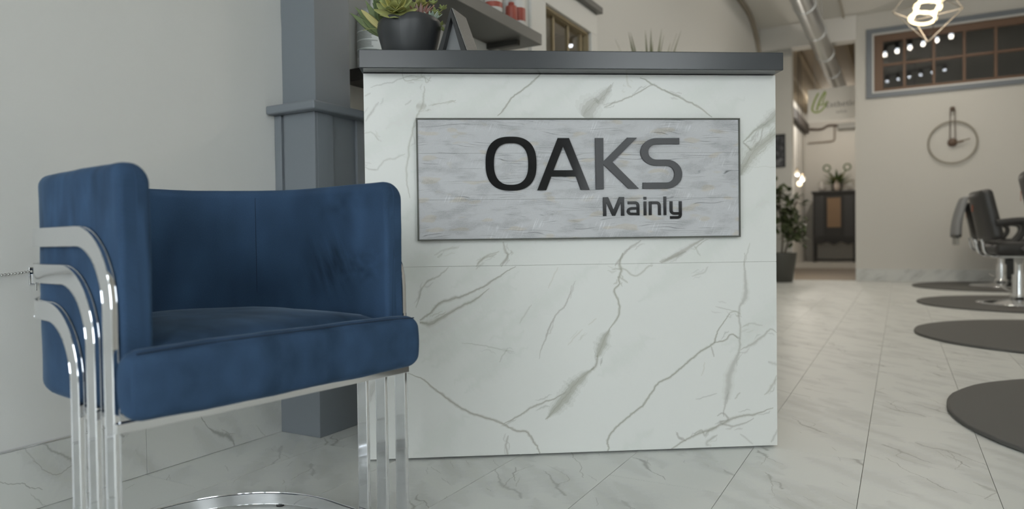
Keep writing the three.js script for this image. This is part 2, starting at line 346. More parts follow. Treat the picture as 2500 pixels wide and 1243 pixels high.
// inner window high on the far wall
{
  const w = structGroup('window_1'), z = ZF, { x0, x1, y0, y1 } = W1, f = 0.062, fr = (a, b, c, d, z0, z1, m, n) => part(n, rbx(a, b, c, d, z0, z1, 0.003, 1), m, w);
  fr(x0, x1, y1 - f, y1, z, z + 0.03, MAT.greyPaint, 'casing'); fr(x0, x1, y0, y0 + f, z, z + 0.03, MAT.greyPaint, 'casing'); fr(x0, x0 + f + 0.01, y0 + f, y1 - f, z, z + 0.03, MAT.greyPaint, 'casing'); fr(x1 - f, x1, y0 + f, y1 - f, z, z + 0.03, MAT.greyPaint, 'casing');
  const a = x0 + f + 0.01, b = x1 - f, c = y0 + f, d = y1 - f, t = 0.022;
  fr(a, b, d - t, d, z - 0.02, z + 0.015, MAT.whitePaint, 'stop'); fr(a, b, c, c + t, z - 0.02, z + 0.015, MAT.whitePaint, 'stop'); fr(a, a + t, c + t, d - t, z - 0.02, z + 0.015, MAT.whitePaint, 'stop'); fr(b - t, b, c + t, d - t, z - 0.02, z + 0.015, MAT.whitePaint, 'stop');
  const s0 = a + t, s1 = b - t, r0 = c + t, r1 = d - t, px0 = -0.19, py0 = 2.60, py1 = 3.225;
  fr(s0, px0, r0, r1, z - 0.06, z - 0.02, MAT.brownWood, 'sash'); fr(1.735, s1, r0, r1, z - 0.06, z - 0.02, MAT.brownWood, 'sash'); fr(px0, 1.735, py1, r1, z - 0.06, z - 0.02, MAT.brownWood, 'sash'); fr(px0, 1.735, r0, py0, z - 0.06, z - 0.02, MAT.brownWood, 'sash');
  const mx = [0.059, 0.394, 0.729, 1.064, 1.399];
  for (const m of mx) fr(m - 0.017, m + 0.017, py0, py1, z - 0.055, z - 0.022, MAT.brownWood, 'glazing_bar');
  const ex = [px0, ...mx, 1.735];
  for (let i = 0; i + 1 < ex.length; i++) {
    const A = ex[i] + (i ? 0.017 : 0), B = ex[i + 1] - (i + 2 < ex.length ? 0.017 : 0);
    fr(A, B, 2.895, 2.93, z - 0.055, z - 0.022, MAT.brownWood, 'glazing_bar');
    part('pane', bx(A, B, py0, 2.895, z - 0.042, z - 0.037), MAT.pane, w); part('pane', bx(A, B, 2.93, py1, z - 0.042, z - 0.037), MAT.pane, w);
  }
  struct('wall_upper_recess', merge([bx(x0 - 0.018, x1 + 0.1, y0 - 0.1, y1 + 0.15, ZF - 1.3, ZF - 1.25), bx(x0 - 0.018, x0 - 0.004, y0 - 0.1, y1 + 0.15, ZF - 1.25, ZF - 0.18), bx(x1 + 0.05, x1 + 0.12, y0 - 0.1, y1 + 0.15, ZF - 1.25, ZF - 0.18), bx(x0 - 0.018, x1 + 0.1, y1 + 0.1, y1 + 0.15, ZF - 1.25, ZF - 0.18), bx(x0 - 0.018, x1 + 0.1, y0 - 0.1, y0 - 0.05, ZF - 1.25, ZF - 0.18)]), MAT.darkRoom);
}
// small inner window on the left wall, wood lined, behind the desk
{
  const w = structGroup('window_2'), { z0, z1, y0, y1 } = W2;
  const cs = (a, b, c, d) => part('casing', rbx(XL, XL + 0.02, a, b, c, d, 0.003, 1), MAT.whitePaint, w);
  cs(y1, 2.098, -4.36, -3.41); cs(y0 - 0.1, y1, -4.36, z0); cs(y0 - 0.1, y1, z1, -3.41); cs(y0 - 0.1, y0, z0, z1);
  part('cap', rbx(XL, XL + 0.06, 2.098, 2.138, -4.365, -3.3, 0.003, 1), MAT.shelf, w);
  part('lining', merge([bx(XL - 0.15, XL - 0.002, y1 - 0.014, y1, z0, z1), bx(XL - 0.15, XL - 0.002, y0, y0 + 0.014, z0, z1), bx(XL - 0.15, XL - 0.002, y0, y1, z0, z0 + 0.012), bx(XL - 0.15, XL - 0.002, y0, y1, z1 - 0.012, z1)]), MAT.tan, w);
  const e = [z1 - 0.012, -3.794, -4.004, -4.205, z0 + 0.012];
  for (const m of e.slice(1, 4)) part('glazing_bar', bx(XL - 0.05, XL - 0.03, y0, y1, m - 0.009, m + 0.009), MAT.tan, w);
  for (let i = 0; i < 4; i++) part('pane', bx(XL - 0.043, XL - 0.038, y0 + 0.014, y1 - 0.014, e[i + 1] + (i < 3 ? 0.009 : 0), e[i] - (i ? 0.009 : 0)), MAT.pane, w);
  struct('wall_left_recess', merge([bx(XL - 0.62, XL - 0.58, y0 - 0.1, y1 + 0.1, z0 - 0.1, z1 + 0.1), bx(XL - 0.58, XL - 0.15, y1 + 0.02, y1 + 0.06, z0 - 0.06, z1 + 0.06), bx(XL - 0.58, XL - 0.15, y0 - 0.06, y0 - 0.02, z0 - 0.06, z1 + 0.06), bx(XL - 0.58, XL - 0.15, y0 - 0.06, y1 + 0.06, z0 - 0.06, z0 - 0.02), bx(XL - 0.58, XL - 0.15, y0 - 0.06, y1 + 0.06, z1 + 0.02, z1 + 0.06)]), std([0.42, 0.36, 0.28], 0.8));
}
// room beyond the passage
{
  const x0 = -2.1, x1 = -0.46, z0 = -19.2, z1 = ZF - 0.18, y = 3.75, d = ZF - 0.18;
  struct('wall_back_left', bx(x0 - 0.15, x0, 0, y, z0, z1), MAT.wallWarm);
  struct('wall_back_right', bx(x1, x1 + 0.035, 0, y, z0, z1), MAT.wallWarm);
  struct('wall_back', bx(x0 - 0.15, x1 + 0.035, 0, y, z0 - 0.15, z0), MAT.wallWarm);
  struct('wall_back_front', merge([bx(x0 - 0.15, XL - 0.15, 0, y, z1 + 0.02, z1 + 0.12), bx(x0 - 0.15, x1, YC + 0.12, y + 0.1, z1 + 0.02, z1 + 0.12)]), MAT.wallWarm);
  struct('floor_back', bx(x0, x1, -0.08, -0.001, -14.9, z1 - 0.01), std([0.27, 0.215, 0.155], 0.5));
  struct('floor_back_far', bx(x0, x1, -0.08, 0, z0, -14.9), std([0.6, 0.58, 0.53], 0.4));
  const cb = structGroup('ceiling_back');
  part('deck', bx(x0 - 0.15, x1 + 0.035, y, y + 0.1, z0 - 0.15, z1), std([0.46, 0.39, 0.29], 0.8), cb);
  for (let i = 0; i < 4; i++) part('joist', bx(x0 + 0.25 + i * 0.36, x0 + 0.31 + i * 0.36, y - 0.09, y, z0, z1), std([0.46, 0.38, 0.26], 0.8), cb);
}

/* ---------- reception desk ---------- */
const DA = 0.581, desk0 = V3(-1.292, 0, -1.5), DU = V3(Math.cos(DA), 0, -Math.sin(DA)), DB = V3(-Math.sin(DA), 0, -Math.cos(DA));
const onDesk = (u, y, b) => desk0.clone().addScaledVector(DU, u).addScaledVector(DB, b).setY(y).toArray();   // along the front, height, distance behind the front
{
  const t = thing('reception_desk', 'white marble-faced reception desk with a dark grey top', 'desk', desk0.toArray(), DA);
  part('body', bx(0.012, DW - 0.012, 0.012, 1.074, -0.45, -0.018), MAT.whitePaint, t);
  const face = (y0, y1) => { const g = rbx(0, DW, y0, y1, -0.018, 0, 0.0008, 1), p = g.attributes.position, uv = g.attributes.uv; for (let i = 0; i < p.count; i++) uv.setXY(i, p.getX(i) / DW, p.getY(i) / DH); return g; };
  part('front_panel', face(0.006, 0.5406), MAT.marble, t); part('front_panel', face(0.5414, 1.077), MAT.marble, t); part('joint_filler', bx(0.001, DW - 0.001, 0.538, 0.544, -0.0185, -0.0012), std([0.42, 0.42, 0.4], 0.8), t);
  part('side_panel', bx(0, 0.012, 0.006, 1.077, -0.45, -0.018), MAT.marble, t); part('side_panel', bx(DW - 0.012, DW, 0.006, 1.077, -0.45, -0.018), MAT.marble, t);
  part('countertop', rbx(-0.004, DW - 0.002, 1.0785, 1.1285, -0.50, 0.055, 0.0025, 2), MAT.slab, t);
}
/* ---------- sign on the desk front ---------- */
{
  const SW = 0.915, SH = 0.338, t = thing('wall_sign', 'grey wood plank sign with raised black lettering on the desk front', 'sign', onDesk(0.143, 0.613, -0.0005), DA);
  const F = 0.004, D = 0.02;
  part('frame', merge([bx(0, SW, 0, F, 0, D), bx(0, SW, SH - F, SH, 0, D), bx(0, F, F, SH - F, 0, D), bx(SW - F, SW, F, SH - F, 0, D), bx(F, SW - F, F, SH - F, 0, 0.004)]), std([0.085, 0.088, 0.075], 0.5), t);
  const wood = canvasTex(2048, 760, (ctx, w, h) => {
    const img = ctx.createImageData(w, h), knots = [[380, 640, 34], [640, 66, 44], [1480, 70, 40], [1850, 96, 34], [70, 330, 46], [560, 430, 30], [1180, 300, 26], [1650, 470, 30]];
    for (let y = 0; y < h; y++) for (let x = 0; x < w; x++) {
      let yy = y; for (const [kx, ky, s] of knots) { const dx = (x - kx) / 3.2, dy = y - ky, r2 = (dx * dx + dy * dy) / (s * s); if (r2 < 9) yy += 22 * Math.exp(-r2) * Math.tanh(dy / 9); }
      const patch = fbm(x / 170, y / 70, 15, 4), zone = fbm(x / 520, y / 190, 77, 2), worn = THREE.MathUtils.smoothstep(patch + 0.35 * zone, -0.08, 0.32);
      const grain = noise.noise(x / 26, yy / 1.9, 3), grit = noise.noise(x / 3.1, y / 1.9, 70) + 0.6 * noise.noise(x / 1.4, y / 1.3, 90);
      const warp = yy / 15 + 5 * fbm(x / 620, yy / 110, 20, 3), ln = Math.abs(warp - Math.round(warp)), line = ln < 0.09 ? (1 - ln / 0.09) * THREE.MathUtils.smoothstep(fbm(x / 240, yy / 46, 51, 3), 0.0, 0.26) : 0;
      const saw = Math.max(0, noise.noise((x + y * 0.42) / 6.5, y / 90, 30) - 0.1) * THREE.MathUtils.smoothstep(fbm(x / 210, y / 110, 61, 2), 0.02, 0.25), tan = THREE.MathUtils.smoothstep(fbm(x / 150, y / 60, 44, 2), 0.16, 0.3);
      const v = 209 - 12 * worn - 84 * (0.35 + 0.65 * worn) * Math.max(0, grit - 0.08) - 26 * Math.max(0, grain) * (0.4 + 0.6 * worn) - 86 * line + 40 * saw + 8 * zone;
      const i = (y * w + x) * 4; img.data[i] = v - tan * 1; img.data[i + 1] = v + 1 - tan * 6; img.data[i + 2] = v + 3 - tan * 15; img.data[i + 3] = 255;
    }
    ctx.putImageData(img, 0, 0);
  });
  wood.wrapS = wood.wrapT = THREE.ClampToEdgeWrapping;
  const wm = std([0.86, 0.86, 0.87], 0.55, { map: wood });
  const cuts = [F, 0.113, 0.241, SH - F];
  for (let i = 0; i < 3; i++) { const g = rbx(F, SW - F, cuts[i] + 0.0001, cuts[i + 1] - 0.0001, 0.004, 0.017, 0.0006, 1), p = g.attributes.position, uv = g.attributes.uv; for (let k = 0; k < p.count; k++) uv.setXY(k, p.getX(k) / SW, p.getY(k) / SH); part('plank', g, wm, t); }
  // lettering, drawn on a 2156 x 809 grid laid over the board
  const P = (x, y) => new THREE.Vector2((x - 95) / 2156 * SW, SH - (y - 97) / 809 * SH);
  const poly = (pts, holes = []) => { const s = new THREE.Shape(pts.map((q) => P(...q))); for (const h of holes) s.holes.push(new THREE.Path(h.map((q) => P(...q)))); return s; };
  const arc = (cx, cy, rx, ry, a0, a1, n = 10) => { const o = []; for (let i = 0; i <= n; i++) { const a = (a0 + (a1 - a0) * i / n) * D2R; o.push([cx + rx * Math.cos(a), cy + ry * Math.sin(a)]); } return o; };
  const stroke = (pts, hv, vv) => {   // half thickness of level and of upright runs
    const L = [], Rr = []; pts.forEach((p, i) => { const a = pts[Math.max(0, i - 1)], b = pts[Math.min(pts.length - 1, i + 1)], dx = b[0] - a[0], dy = b[1] - a[1], l = Math.hypot(dx, dy), nx = -dy / l, ny = dx / l; L.push([p[0] + nx * vv, p[1] + ny * hv]); Rr.unshift([p[0] - nx * vv, p[1] - ny * hv]); }); return poly([...L, ...Rr]);
  };
  const sup = (cx, cy, a, b, e) => { const o = []; for (let i = 0; i < 72; i++) { const q = i / 72 * 2 * Math.PI, c = Math.cos(q), s = Math.sin(q); o.push([cx + a * Math.sign(c) * Math.abs(c) ** (2 / e), cy + b * Math.sign(s) * Math.abs(s) ** (2 / e)]); } return o; };
  const rect = (x0, x1, y0, y1) => poly([[x0, y0], [x1, y0], [x1, y1], [x0, y1]]);
  const letters = [
    [poly(sup(709, 400, 166, 178, 2.55), [sup(709, 402, 112, 138, 2.5)])],
    [poly([[880, 577], [1018, 232], [1092, 232], [1225, 575], [1168, 575], [1136, 486], [972, 486], [937, 577]], [[[1053, 284], [987, 446], [1119, 446]]])],
    [poly([[1266, 232], [1320, 232], [1320, 388], [1480, 230], [1546, 230], [1380, 392], [1556, 571], [1487, 571], [1320, 408], [1320, 573], [1268, 573]])],
    [stroke([[1832, 253], [1760, 253], ...arc(1680, 325, 84, 72, 270, 180, 8), ...arc(1680, 330, 84, 68, 180, 90, 8), [1720, 398], ...arc(1745, 474, 79, 76, 270, 360, 8), ...arc(1745, 478, 79, 74, 0, 90, 8), [1660, 552], [1583, 552]], 20, 26)],
    [poly([[1316, 753], [1316, 628], [1350, 628], [1386, 712], [1424, 628], [1457, 628], [1457, 752], [1436, 752], [1436, 662], [1396, 752], [1377, 752], [1337, 662], [1337, 753]])],
    [stroke([[1482, 666], [1515, 666], ...arc(1532, 686, 19, 20, 270, 360, 5), [1551, 720], [1551, 750]], 8.5, 9), stroke([[1551, 704], [1510, 704], ...arc(1503, 723, 19, 18, 270, 90, 8), [1530, 741], [1551, 741]], 8, 9)],
    [rect(1590, 1607, 659, 751), rect(1590, 1607, 628, 645)],
    [rect(1625, 1642, 659, 750), stroke([[1634, 667], [1665, 667], ...arc(1677, 688, 19, 21, 270, 360, 5), [1696, 715], [1696, 750]], 8.5, 9)],
    [rect(1725, 1742, 627, 750)],
    [stroke([[1775, 659], [1775, 700], ...arc(1796, 720, 21, 21, 180, 90, 5), [1820, 741], [1838, 741]], 8.5, 9), stroke([[1838, 659], [1838, 740], ...arc(1820, 750, 18, 18, 0, 90, 5), [1795, 768], [1768, 768]], 8.5, 9)],
  ];
  letters.forEach((s, i) => { const g = new THREE.ExtrudeGeometry(s, { depth: i < 4 ? 0.006 : 0.004, bevelEnabled: true, bevelThickness: 0.0006, bevelSize: 0.0004, bevelSegments: 1 }); g.translate(0, 0, 0.0165); part('letter', g, MAT.blackGloss, t); });
}

/* ---------- blue velvet armchair ---------- */
{
  const R = 0.273, FA = 0.248, HT = 0.732, HB = 0.363, TH = 0.046;
  const t = thing('armchair', 'blue velvet barrel armchair on a polished chrome frame', 'armchair', [-1.165, 0, -0.901], 81.54 * D2R);
  const nap = dataTex(1024, 1024, (x, y) => {
    const a = fbm(x / 190, y / 230, 2, 3), b = fbm(x / 60, y / 120, 9, 3), c = fbm(x / 3, y / 3, 4, 2), m = Math.max(0, fbm(x / 110, y / 150, 31, 3) - 0.12), k = 1 + 0.30 * a + 0.12 * b + 0.12 * c - 0.3 * m;
    return [66 * k, 88 * k, 113 * k].map((v) => Math.max(0, Math.min(255, v)));
  });
  nap.repeat.set(1 / 0.55, 1 / 0.55);
  const velvet = phys([0.72, 0.78, 0.86], 0.95, { map: nap, sheen: 1, sheenRoughness: 0.45, bumpMap: nap, bumpScale: 0.0008, specularIntensity: 0.25 }); velvet.sheenColor = new THREE.Color().setRGB(0.34, 0.44, 0.56);
  const piping = phys([0.018, 0.035, 0.07], 0.95, { sheen: 0.6, sheenRoughness: 0.5 }); piping.sheenColor = new THREE.Color().setRGB(0.08, 0.12, 0.2);
  // U-shaped plan: straight arm, half circle, straight arm; returns point, outward normal and tangent
  const plan = (s, r, fa) => { const q = Math.PI * r; if (s < fa) return [-r, fa - s, -1, 0, 0, -1]; if (s < fa + q) { const a = (s - fa) / r; return [-r * Math.cos(a), -r * Math.sin(a), -Math.cos(a), -Math.sin(a), Math.sin(a), -Math.cos(a)]; } return [r, s - fa - q, 1, 0, 0, 1]; };
  // the barrel shell: rounded section swept along the plan; its ends have tight side edges and a round top corner
  {
    const rm = R - TH / 2, len = 2 * FA + Math.PI * rm, rc = 0.0195, re = 0.009, rf = 0.03;
    const side = (d, r) => (d < r ? r - Math.sqrt(Math.max(0, r * r - (r - d) ** 2)) : 0);
    const D = [0, 0.0004, 0.0012, 0.0025, 0.0042, 0.0064, 0.009, 0.012, 0.016, 0.02, 0.025, 0.03];
    const at = [...D]; const N = 120; for (let i = 1; i < N; i++) at.push(rf + (len - 2 * rf) * i / N); for (const d of D.slice().reverse()) at.push(len - d);
    const section = (d) => {
      const n = side(d, re), drop = side(d, rf), hw = TH / 2 - n, y0 = HB + n, y1 = HT - Math.max(n, drop), r = Math.max(0.002, rc - n), o = [], cor = [[hw - r, y1 - r, 0], [-(hw - r), y1 - r, 90], [-(hw - r), y0 + r, 180], [hw - r, y0 + r, 270]];
      for (let c = 0; c < 4; c++) { const [cx, cy, a0] = cor[c]; for (let i = 0; i <= 6; i++) { const a = (a0 + 90 * i / 6) * D2R; o.push([cx + r * Math.cos(a), cy + r * Math.sin(a)]); } const nx = cor[(c + 1) % 4], e = [nx[0] + r * Math.cos(nx[2] * D2R), nx[1] + r * Math.sin(nx[2] * D2R)], b = o[o.length - 1], m = c % 2 ? 26 : 2; for (let i = 1; i < m; i++) o.push([b[0] + (e[0] - b[0]) * i / m, b[1] + (e[1] - b[1]) * i / m]); }
      return o;
    };
    const pos = [], uv = [], idx = [], M = section(0.1).length;
    at.forEach((s) => { const [x, z, nx, nz] = plan(s, rm, FA); section(Math.min(s, len - s)).forEach(([a, y]) => { const w = 0.0024 * fbm(s * 9, y * 9, a * 14, 3); pos.push(x + nx * (a + w), y + w, z + nz * (a + w)); uv.push(s / len, (a > 0 ? 0 : 0.5) + Math.min(0.499, Math.max(0.001, (y - 0.36) / 0.375 * 0.5))); }); });
    for (let i = 0; i + 1 < at.length; i++) for (let j = 0; j < M; j++) { const a = i * M + j, b = i * M + (j + 1) % M, c = a + M, d = b + M; idx.push(a, b, c, b, d, c); }
    for (const [base, flip] of [[0, 1], [(at.length - 1) * M, 0]]) { const c = [0, 0, 0]; for (let j = 0; j < M; j++) for (let k = 0; k < 3; k++) c[k] += pos[(base + j) * 3 + k] / M; const ci = pos.length / 3; pos.push(...c); uv.push(base ? 0.999 : 0.001, 0.25); for (let j = 0; j < M; j++) { const a = base + j, b = base + (j + 1) % M; flip ? idx.push(ci, b, a) : idx.push(ci, a, b); } }
    const g = new THREE.BufferGeometry(); g.setAttribute('position', new THREE.Float32BufferAttribute(pos, 3)); g.setAttribute('uv', new THREE.Float32BufferAttribute(uv, 2)); g.setIndex(idx); g.computeVertexNormals();
    // nap of the shell: brushed streaks on the outside of the arms, hand marks on the inside of one arm
    const sh = dataTex(2048, 1024, (px, py) => {
      const s = px / 2048 * len, inner = py >= 512, y = 0.36 + 0.375 * ((py % 512) / 512);
      let k = 1 + 0.2 * fbm(s * 8, y * 7, inner ? 3 : 11, 3) + 0.10 * fbm(s * 420, y * 420, 4, 2);
      if (!inner) k += 0.34 * fbm(s * 34, y * 7, 6, 3) * THREE.MathUtils.smoothstep(y, 0.52, 0.66) + 0.16 * fbm(s * 22, y * 12, 8, 3);
      else {
        const z = s - (len - FA), m1 = Math.exp(-(((z - 0.075) / 0.075) ** 2) - ((y - 0.565) / 0.055) ** 2), m2 = Math.exp(-(((z - 0.11) / 0.08) ** 2) - ((y - 0.69) / 0.025) ** 2), m3 = Math.exp(-(((z - 0.17) / 0.06) ** 2) - ((y - 0.56) / 0.03) ** 2);
        k += m1 * (0.62 * fbm((s + y * 0.55) * 34, (y - s * 0.55) * 8, 7, 3) - 0.16) + m2 * 0.6 * fbm(s * 24, y * 20, 17, 2) + m3 * 0.5 * fbm(s * 30, y * 40, 27, 2);
        k += 0.22 * fbm(s * 14, y * 5, 37, 2);
      }
      return [66 * k, 88 * k, 113 * k].map((v) => Math.max(0, Math.min(255, v)));
    });
    sh.wrapS = sh.wrapT = THREE.ClampToEdgeWrapping;
    const sv = velvet.clone(); sv.map = sh; sv.bumpMap = sh; const shell = part('backrest', g, sv, t);
    for (const s of [-1, 1]) part('seam', tube([[s * (R - TH + 0.004), HB + 0.1, FA - 0.0042], [s * (R - TH + 0.004), 0.6, FA - 0.0042], [s * (R - TH + 0.004), HT - 0.03, FA - 0.0042]], 0.0008, 30, 6), piping, shell);
    for (const s of [-1, 1]) { const q = R - TH - 0.0002, sn = Math.sin(54 * D2R) * q * s, cs = -Math.cos(54 * D2R) * q; part('seam', tube([[sn, 0.46, cs], [sn, 0.6, cs], [sn, HT - 0.018, cs]], 0.0006, 20, 6), piping, shell); }
  }
  // seat: crowned cushion inside the barrel, joined to a wide front roll
  {
    const ri = R - TH + 0.004, pos = [], uv = [], idx = [], n = 72, prof = [[0, 0], [0.25, 0], [0.5, 0], [0.72, 0], [0.86, 0], [0.94, 0.004], [0.98, 0.01], [1, 0.02], [1, 0.09]];
    const outline = (a) => { const c = Math.cos(a), s = Math.sin(a); if (s <= 0) return [ri * c, ri * s]; const k = Math.min(ri / Math.max(1e-6, Math.abs(c)), 0.262 / Math.max(1e-6, s)); return [k * c, k * s]; };
    prof.forEach(([f, dy]) => { for (let i = 0; i < n; i++) { const [x, z] = outline(i / n * 2 * Math.PI), X = x * f, Z = z * f, crown = 0.021 * (1 - f ** 4) + 0.004 * fbm(X * 7, Z * 7, 5, 3); pos.push(X, 0.459 + crown - dy, Z); uv.push(X + 0.3, Z + 0.1); } });
    for (let r = 0; r + 1 < prof.length; r++) for (let i = 0; i < n; i++) { const a = r * n + i, b = r * n + (i + 1) % n, c = a + n, d = b + n; idx.push(a, b, c, b, d, c); }
    let cg = new THREE.BufferGeometry(); cg.setAttribute('position', new THREE.Float32BufferAttribute(pos, 3)); cg.setAttribute('uv', new THREE.Float32BufferAttribute(uv, 2)); cg.setIndex(idx); cg.computeVertexNormals();
    const fr = softBox(0.558, 0.1, 0.048, 0.022, 0.005, (q) => { const e = 1 - Math.min(1, Math.abs(q.x) / 0.279) ** 4; if (q.z > 0) q.z += 0.006 * (1 - (q.y / 0.05) ** 2) * (0.4 + 0.6 * e); q.y += q.y > 0 ? 0.004 * e : -0.003 * e; q.x += 0.006 * Math.sign(q.x) * (1 - (q.y / 0.05) ** 2) * (Math.abs(q.x) > 0.24 ? 1 : 0); const w = 0.0025 * fbm(q.x * 11, q.y * 16, q.z * 9 + 3, 3); q.z += w; q.y += w * 1.4; });
    fr.translate(0, 0.412, 0.263);
    const seat = part('seat', merge([cg, fr]), velvet, t);
    const sp = []; for (let i = 0; i <= 24; i++) { const x = -0.268 + 0.536 * i / 24, e = 1 - Math.abs(x / 0.279) ** 4; sp.push([x, 0.4585 + 0.004 * e, 0.2795]); }
    part('seam', tube(sp, 0.0012, 60, 6), piping, seat);
  }
  // chrome: three flat bars, each a leg on either side and a band round the back
  const RB = R + 0.0065, ribbonBar = (curve, w, th) => {   // curve: list of [point, outward normal]
    const pos = [], idx = [], b = 0.0009, sec = [[-1, -1, 1, 0], [-1, -1, 0, 1], [1, -1, 0, 1], [1, -1, -1, 0], [1, 1, -1, 0], [1, 1, 0, -1], [-1, 1, 0, -1], [-1, 1, 1, 0]];
    curve.forEach(([p, nrm], i) => {
      const T = curve[Math.min(i + 1, curve.length - 1)][0].clone().sub(curve[Math.max(i - 1, 0)][0]).normalize(), B = new THREE.Vector3().crossVectors(T, nrm).normalize();
      for (const [u, v, du, dv] of sec) pos.push(...p.clone().addScaledVector(B, u * w / 2 + (du ? du * b : 0)).addScaledVector(nrm, v * th / 2 + (dv ? dv * b : 0)).toArray());
    });
    const M = sec.length, n = curve.length;
    for (let i = 0; i + 1 < n; i++) for (let j = 0; j < M; j++) { const a = i * M + j, c = i * M + (j + 1) % M; idx.push(a, a + M, c, c, a + M, c + M); }
    for (const [base, f] of [[0, 0], [(n - 1) * M, 1]]) for (let j = 1; j + 1 < M; j++) f ? idx.push(base, base + j + 1, base + j) : idx.push(base, base + j, base + j + 1);
    const g = new THREE.BufferGeometry(); g.setAttribute('position', new THREE.Float32BufferAttribute(pos, 3)); g.setIndex(idx); const c = toCreasedNormals(g, 0.5); return c;
  };
  const bars = [[0.2275, 0.6255], [0.1685, 0.5665], [0.1095, 0.5065]], rb = 0.105;   // leg at z, band at height
  for (const [zl, yb] of bars) {
    const half = [], nL = V3(-1, 0, 0);
    half.push([V3(-RB, 0.004, zl), nL]); half.push([V3(-RB, 0.2, zl), nL]); half.push([V3(-RB, yb - rb, zl), nL]);
    for (let i = 1; i <= 12; i++) { const a = i / 12 * Math.PI / 2; half.push([V3(-RB, yb - rb + rb * Math.sin(a), zl - rb + rb * Math.cos(a)), nL]); }
    half.push([V3(-RB, yb, Math.min(zl - rb - 0.005, 0.001)), nL]);
    const arcPts = []; for (let i = 1; i <= 24; i++) { const a = i / 24 * Math.PI / 2; const n = V3(-Math.cos(a), 0, -Math.sin(a)); arcPts.push([n.clone().multiplyScalar(RB).setY(yb), n]); }
    const left = [...half, ...arcPts], right = left.slice(0, -1).reverse().map(([p, n]) => [V3(-p.x, p.y, p.z), V3(-n.x, n.y, n.z)]);
    part('frame_bar', ribbonBar([...left, ...right], 0.0305, 0.009), MAT.chrome, t);
  }
  { // floor ring, front rail and side rails under the seat, feet
    const ring = (y, rad, fa, w, th) => { const o = [], len = 2 * fa + Math.PI * rad; for (let i = 0; i <= 72; i++) { const [x, z, nx, nz] = plan(len * i / 72, rad, fa); o.push([V3(x, y, z), V3(nx, 0, nz)]); } return ribbonBar(o, w, th); };
    part('base_ring', ring(0.0175, RB - 0.0095, 0.242, 0.026, 0.009), MAT.chrome, t);
    part('front_rail', rbx(-RB - 0.004, RB + 0.004, 0.3445, 0.3595, 0.2365, 0.2485, 0.0012, 1), MAT.chrome, t);
    for (const s of [-1, 1]) for (const z of [0.1095, 0.1685]) part('fixing_tab', rbx(s * (R - 0.012) - 0.013, s * (R - 0.012) + 0.013, 0.345, 0.366, z - 0.01, z + 0.01, 0.0015, 1), MAT.chrome, t);
    part('seat_base', bx(-0.235, 0.235, 0.352, 0.364, -0.12, 0.2365), MAT.blackMatte, t);
    for (const a of [-60, 0, 60]) { const g = new THREE.CylinderGeometry(0.009, 0.009, 0.0045, 14); g.translate((RB - 0.0095) * Math.sin(a * D2R), 0.00225, -(RB - 0.0095) * Math.cos(a * D2R)); part('foot', g, MAT.blackMatte, t); }
  }
}

/* ---------- pilaster on the left wall ---------- */
{
  const t = thing('pilaster', 'blue-grey painted wall pilaster with a ledge between wall and desk', 'pillar', [XL + 0.001, 0, -1.616]);
  const w = 0.176, d = 0.262;   // out from the wall, along the wall
  part('pedestal', merge([bx(0, w - 0.01, 0, 1.022, -d + 0.012, -0.01)]), MAT.greyPaint, t);
  const st = (a, b, c, e, y0 = 0) => part('stile', rbx(a, b, y0, 1.022, c, e, 0.002, 1), MAT.greyPaint, t);
  st(0, 0.03, -0.01, 0); st(0.044, w, -0.012, 0); st(w - 0.01, w, -0.083, -0.012); st(w - 0.01, w, -d, -0.194);
  part('base_block', rbx(0, w + 0.002, 0, 0.2, -d, 0.002, 0.002, 1), MAT.greyPaint, t);
  part('ledge', rbx(0, w + 0.033, 1.022, 1.05, -d - 0.02, 0.035, 0.006, 3), MAT.greyPaint, t);
  const g = new THREE.BoxGeometry(0.146, YC - 1.05, 0.16, 2, 120, 2); g.translate(0.073, 1.05 + (YC - 1.05) / 2, -0.118);
  const p = g.attributes.position; for (let i = 0; i < p.count; i++) if (p.getX(i) < 0.01) p.setZ(i, p.getZ(i) + 0.006 * fbm(2, p.getY(i) * 6, 1, 3));
  g.computeVertexNormals(); part('shaft', uvMetres(g), MAT.greyPaint, t);
}
/* ---------- bead chain and its clip on the left wall ---------- */
{
  const t = thing('bead_chain', 'thin metal bead chain with a clip on the wall behind the armchair', 'chain', [XL, 0.552, -0.881]);
  const b = []; for (let i = 0; i < 62; i++) { const g = new THREE.SphereGeometry(0.0031, 8, 6); g.translate(0.012, -0.012 * Math.sin(i / 62 * Math.PI) * 1.1 + 0.002, 0.004 + i * 0.0068); b.push(g); }
  part('chain', merge(b), MAT.steel, t);
  const cl = part('clip', merge([rbx(0, 0.006, -0.03, 0.012, -0.012, 0.006, 0.002, 1), rbx(0.006, 0.016, -0.028, -0.004, -0.009, -0.001, 0.002, 1)]), MAT.chrome, t);
  part('screw', rod([0.010, -0.043, -0.006], [0.010, -0.026, -0.006], 0.0025), MAT.chrome, cl);
  part('clip', rbx(0, 0.016, -0.008, 0.012, 0.425, 0.438, 0.002, 1), MAT.chrome, t);
}

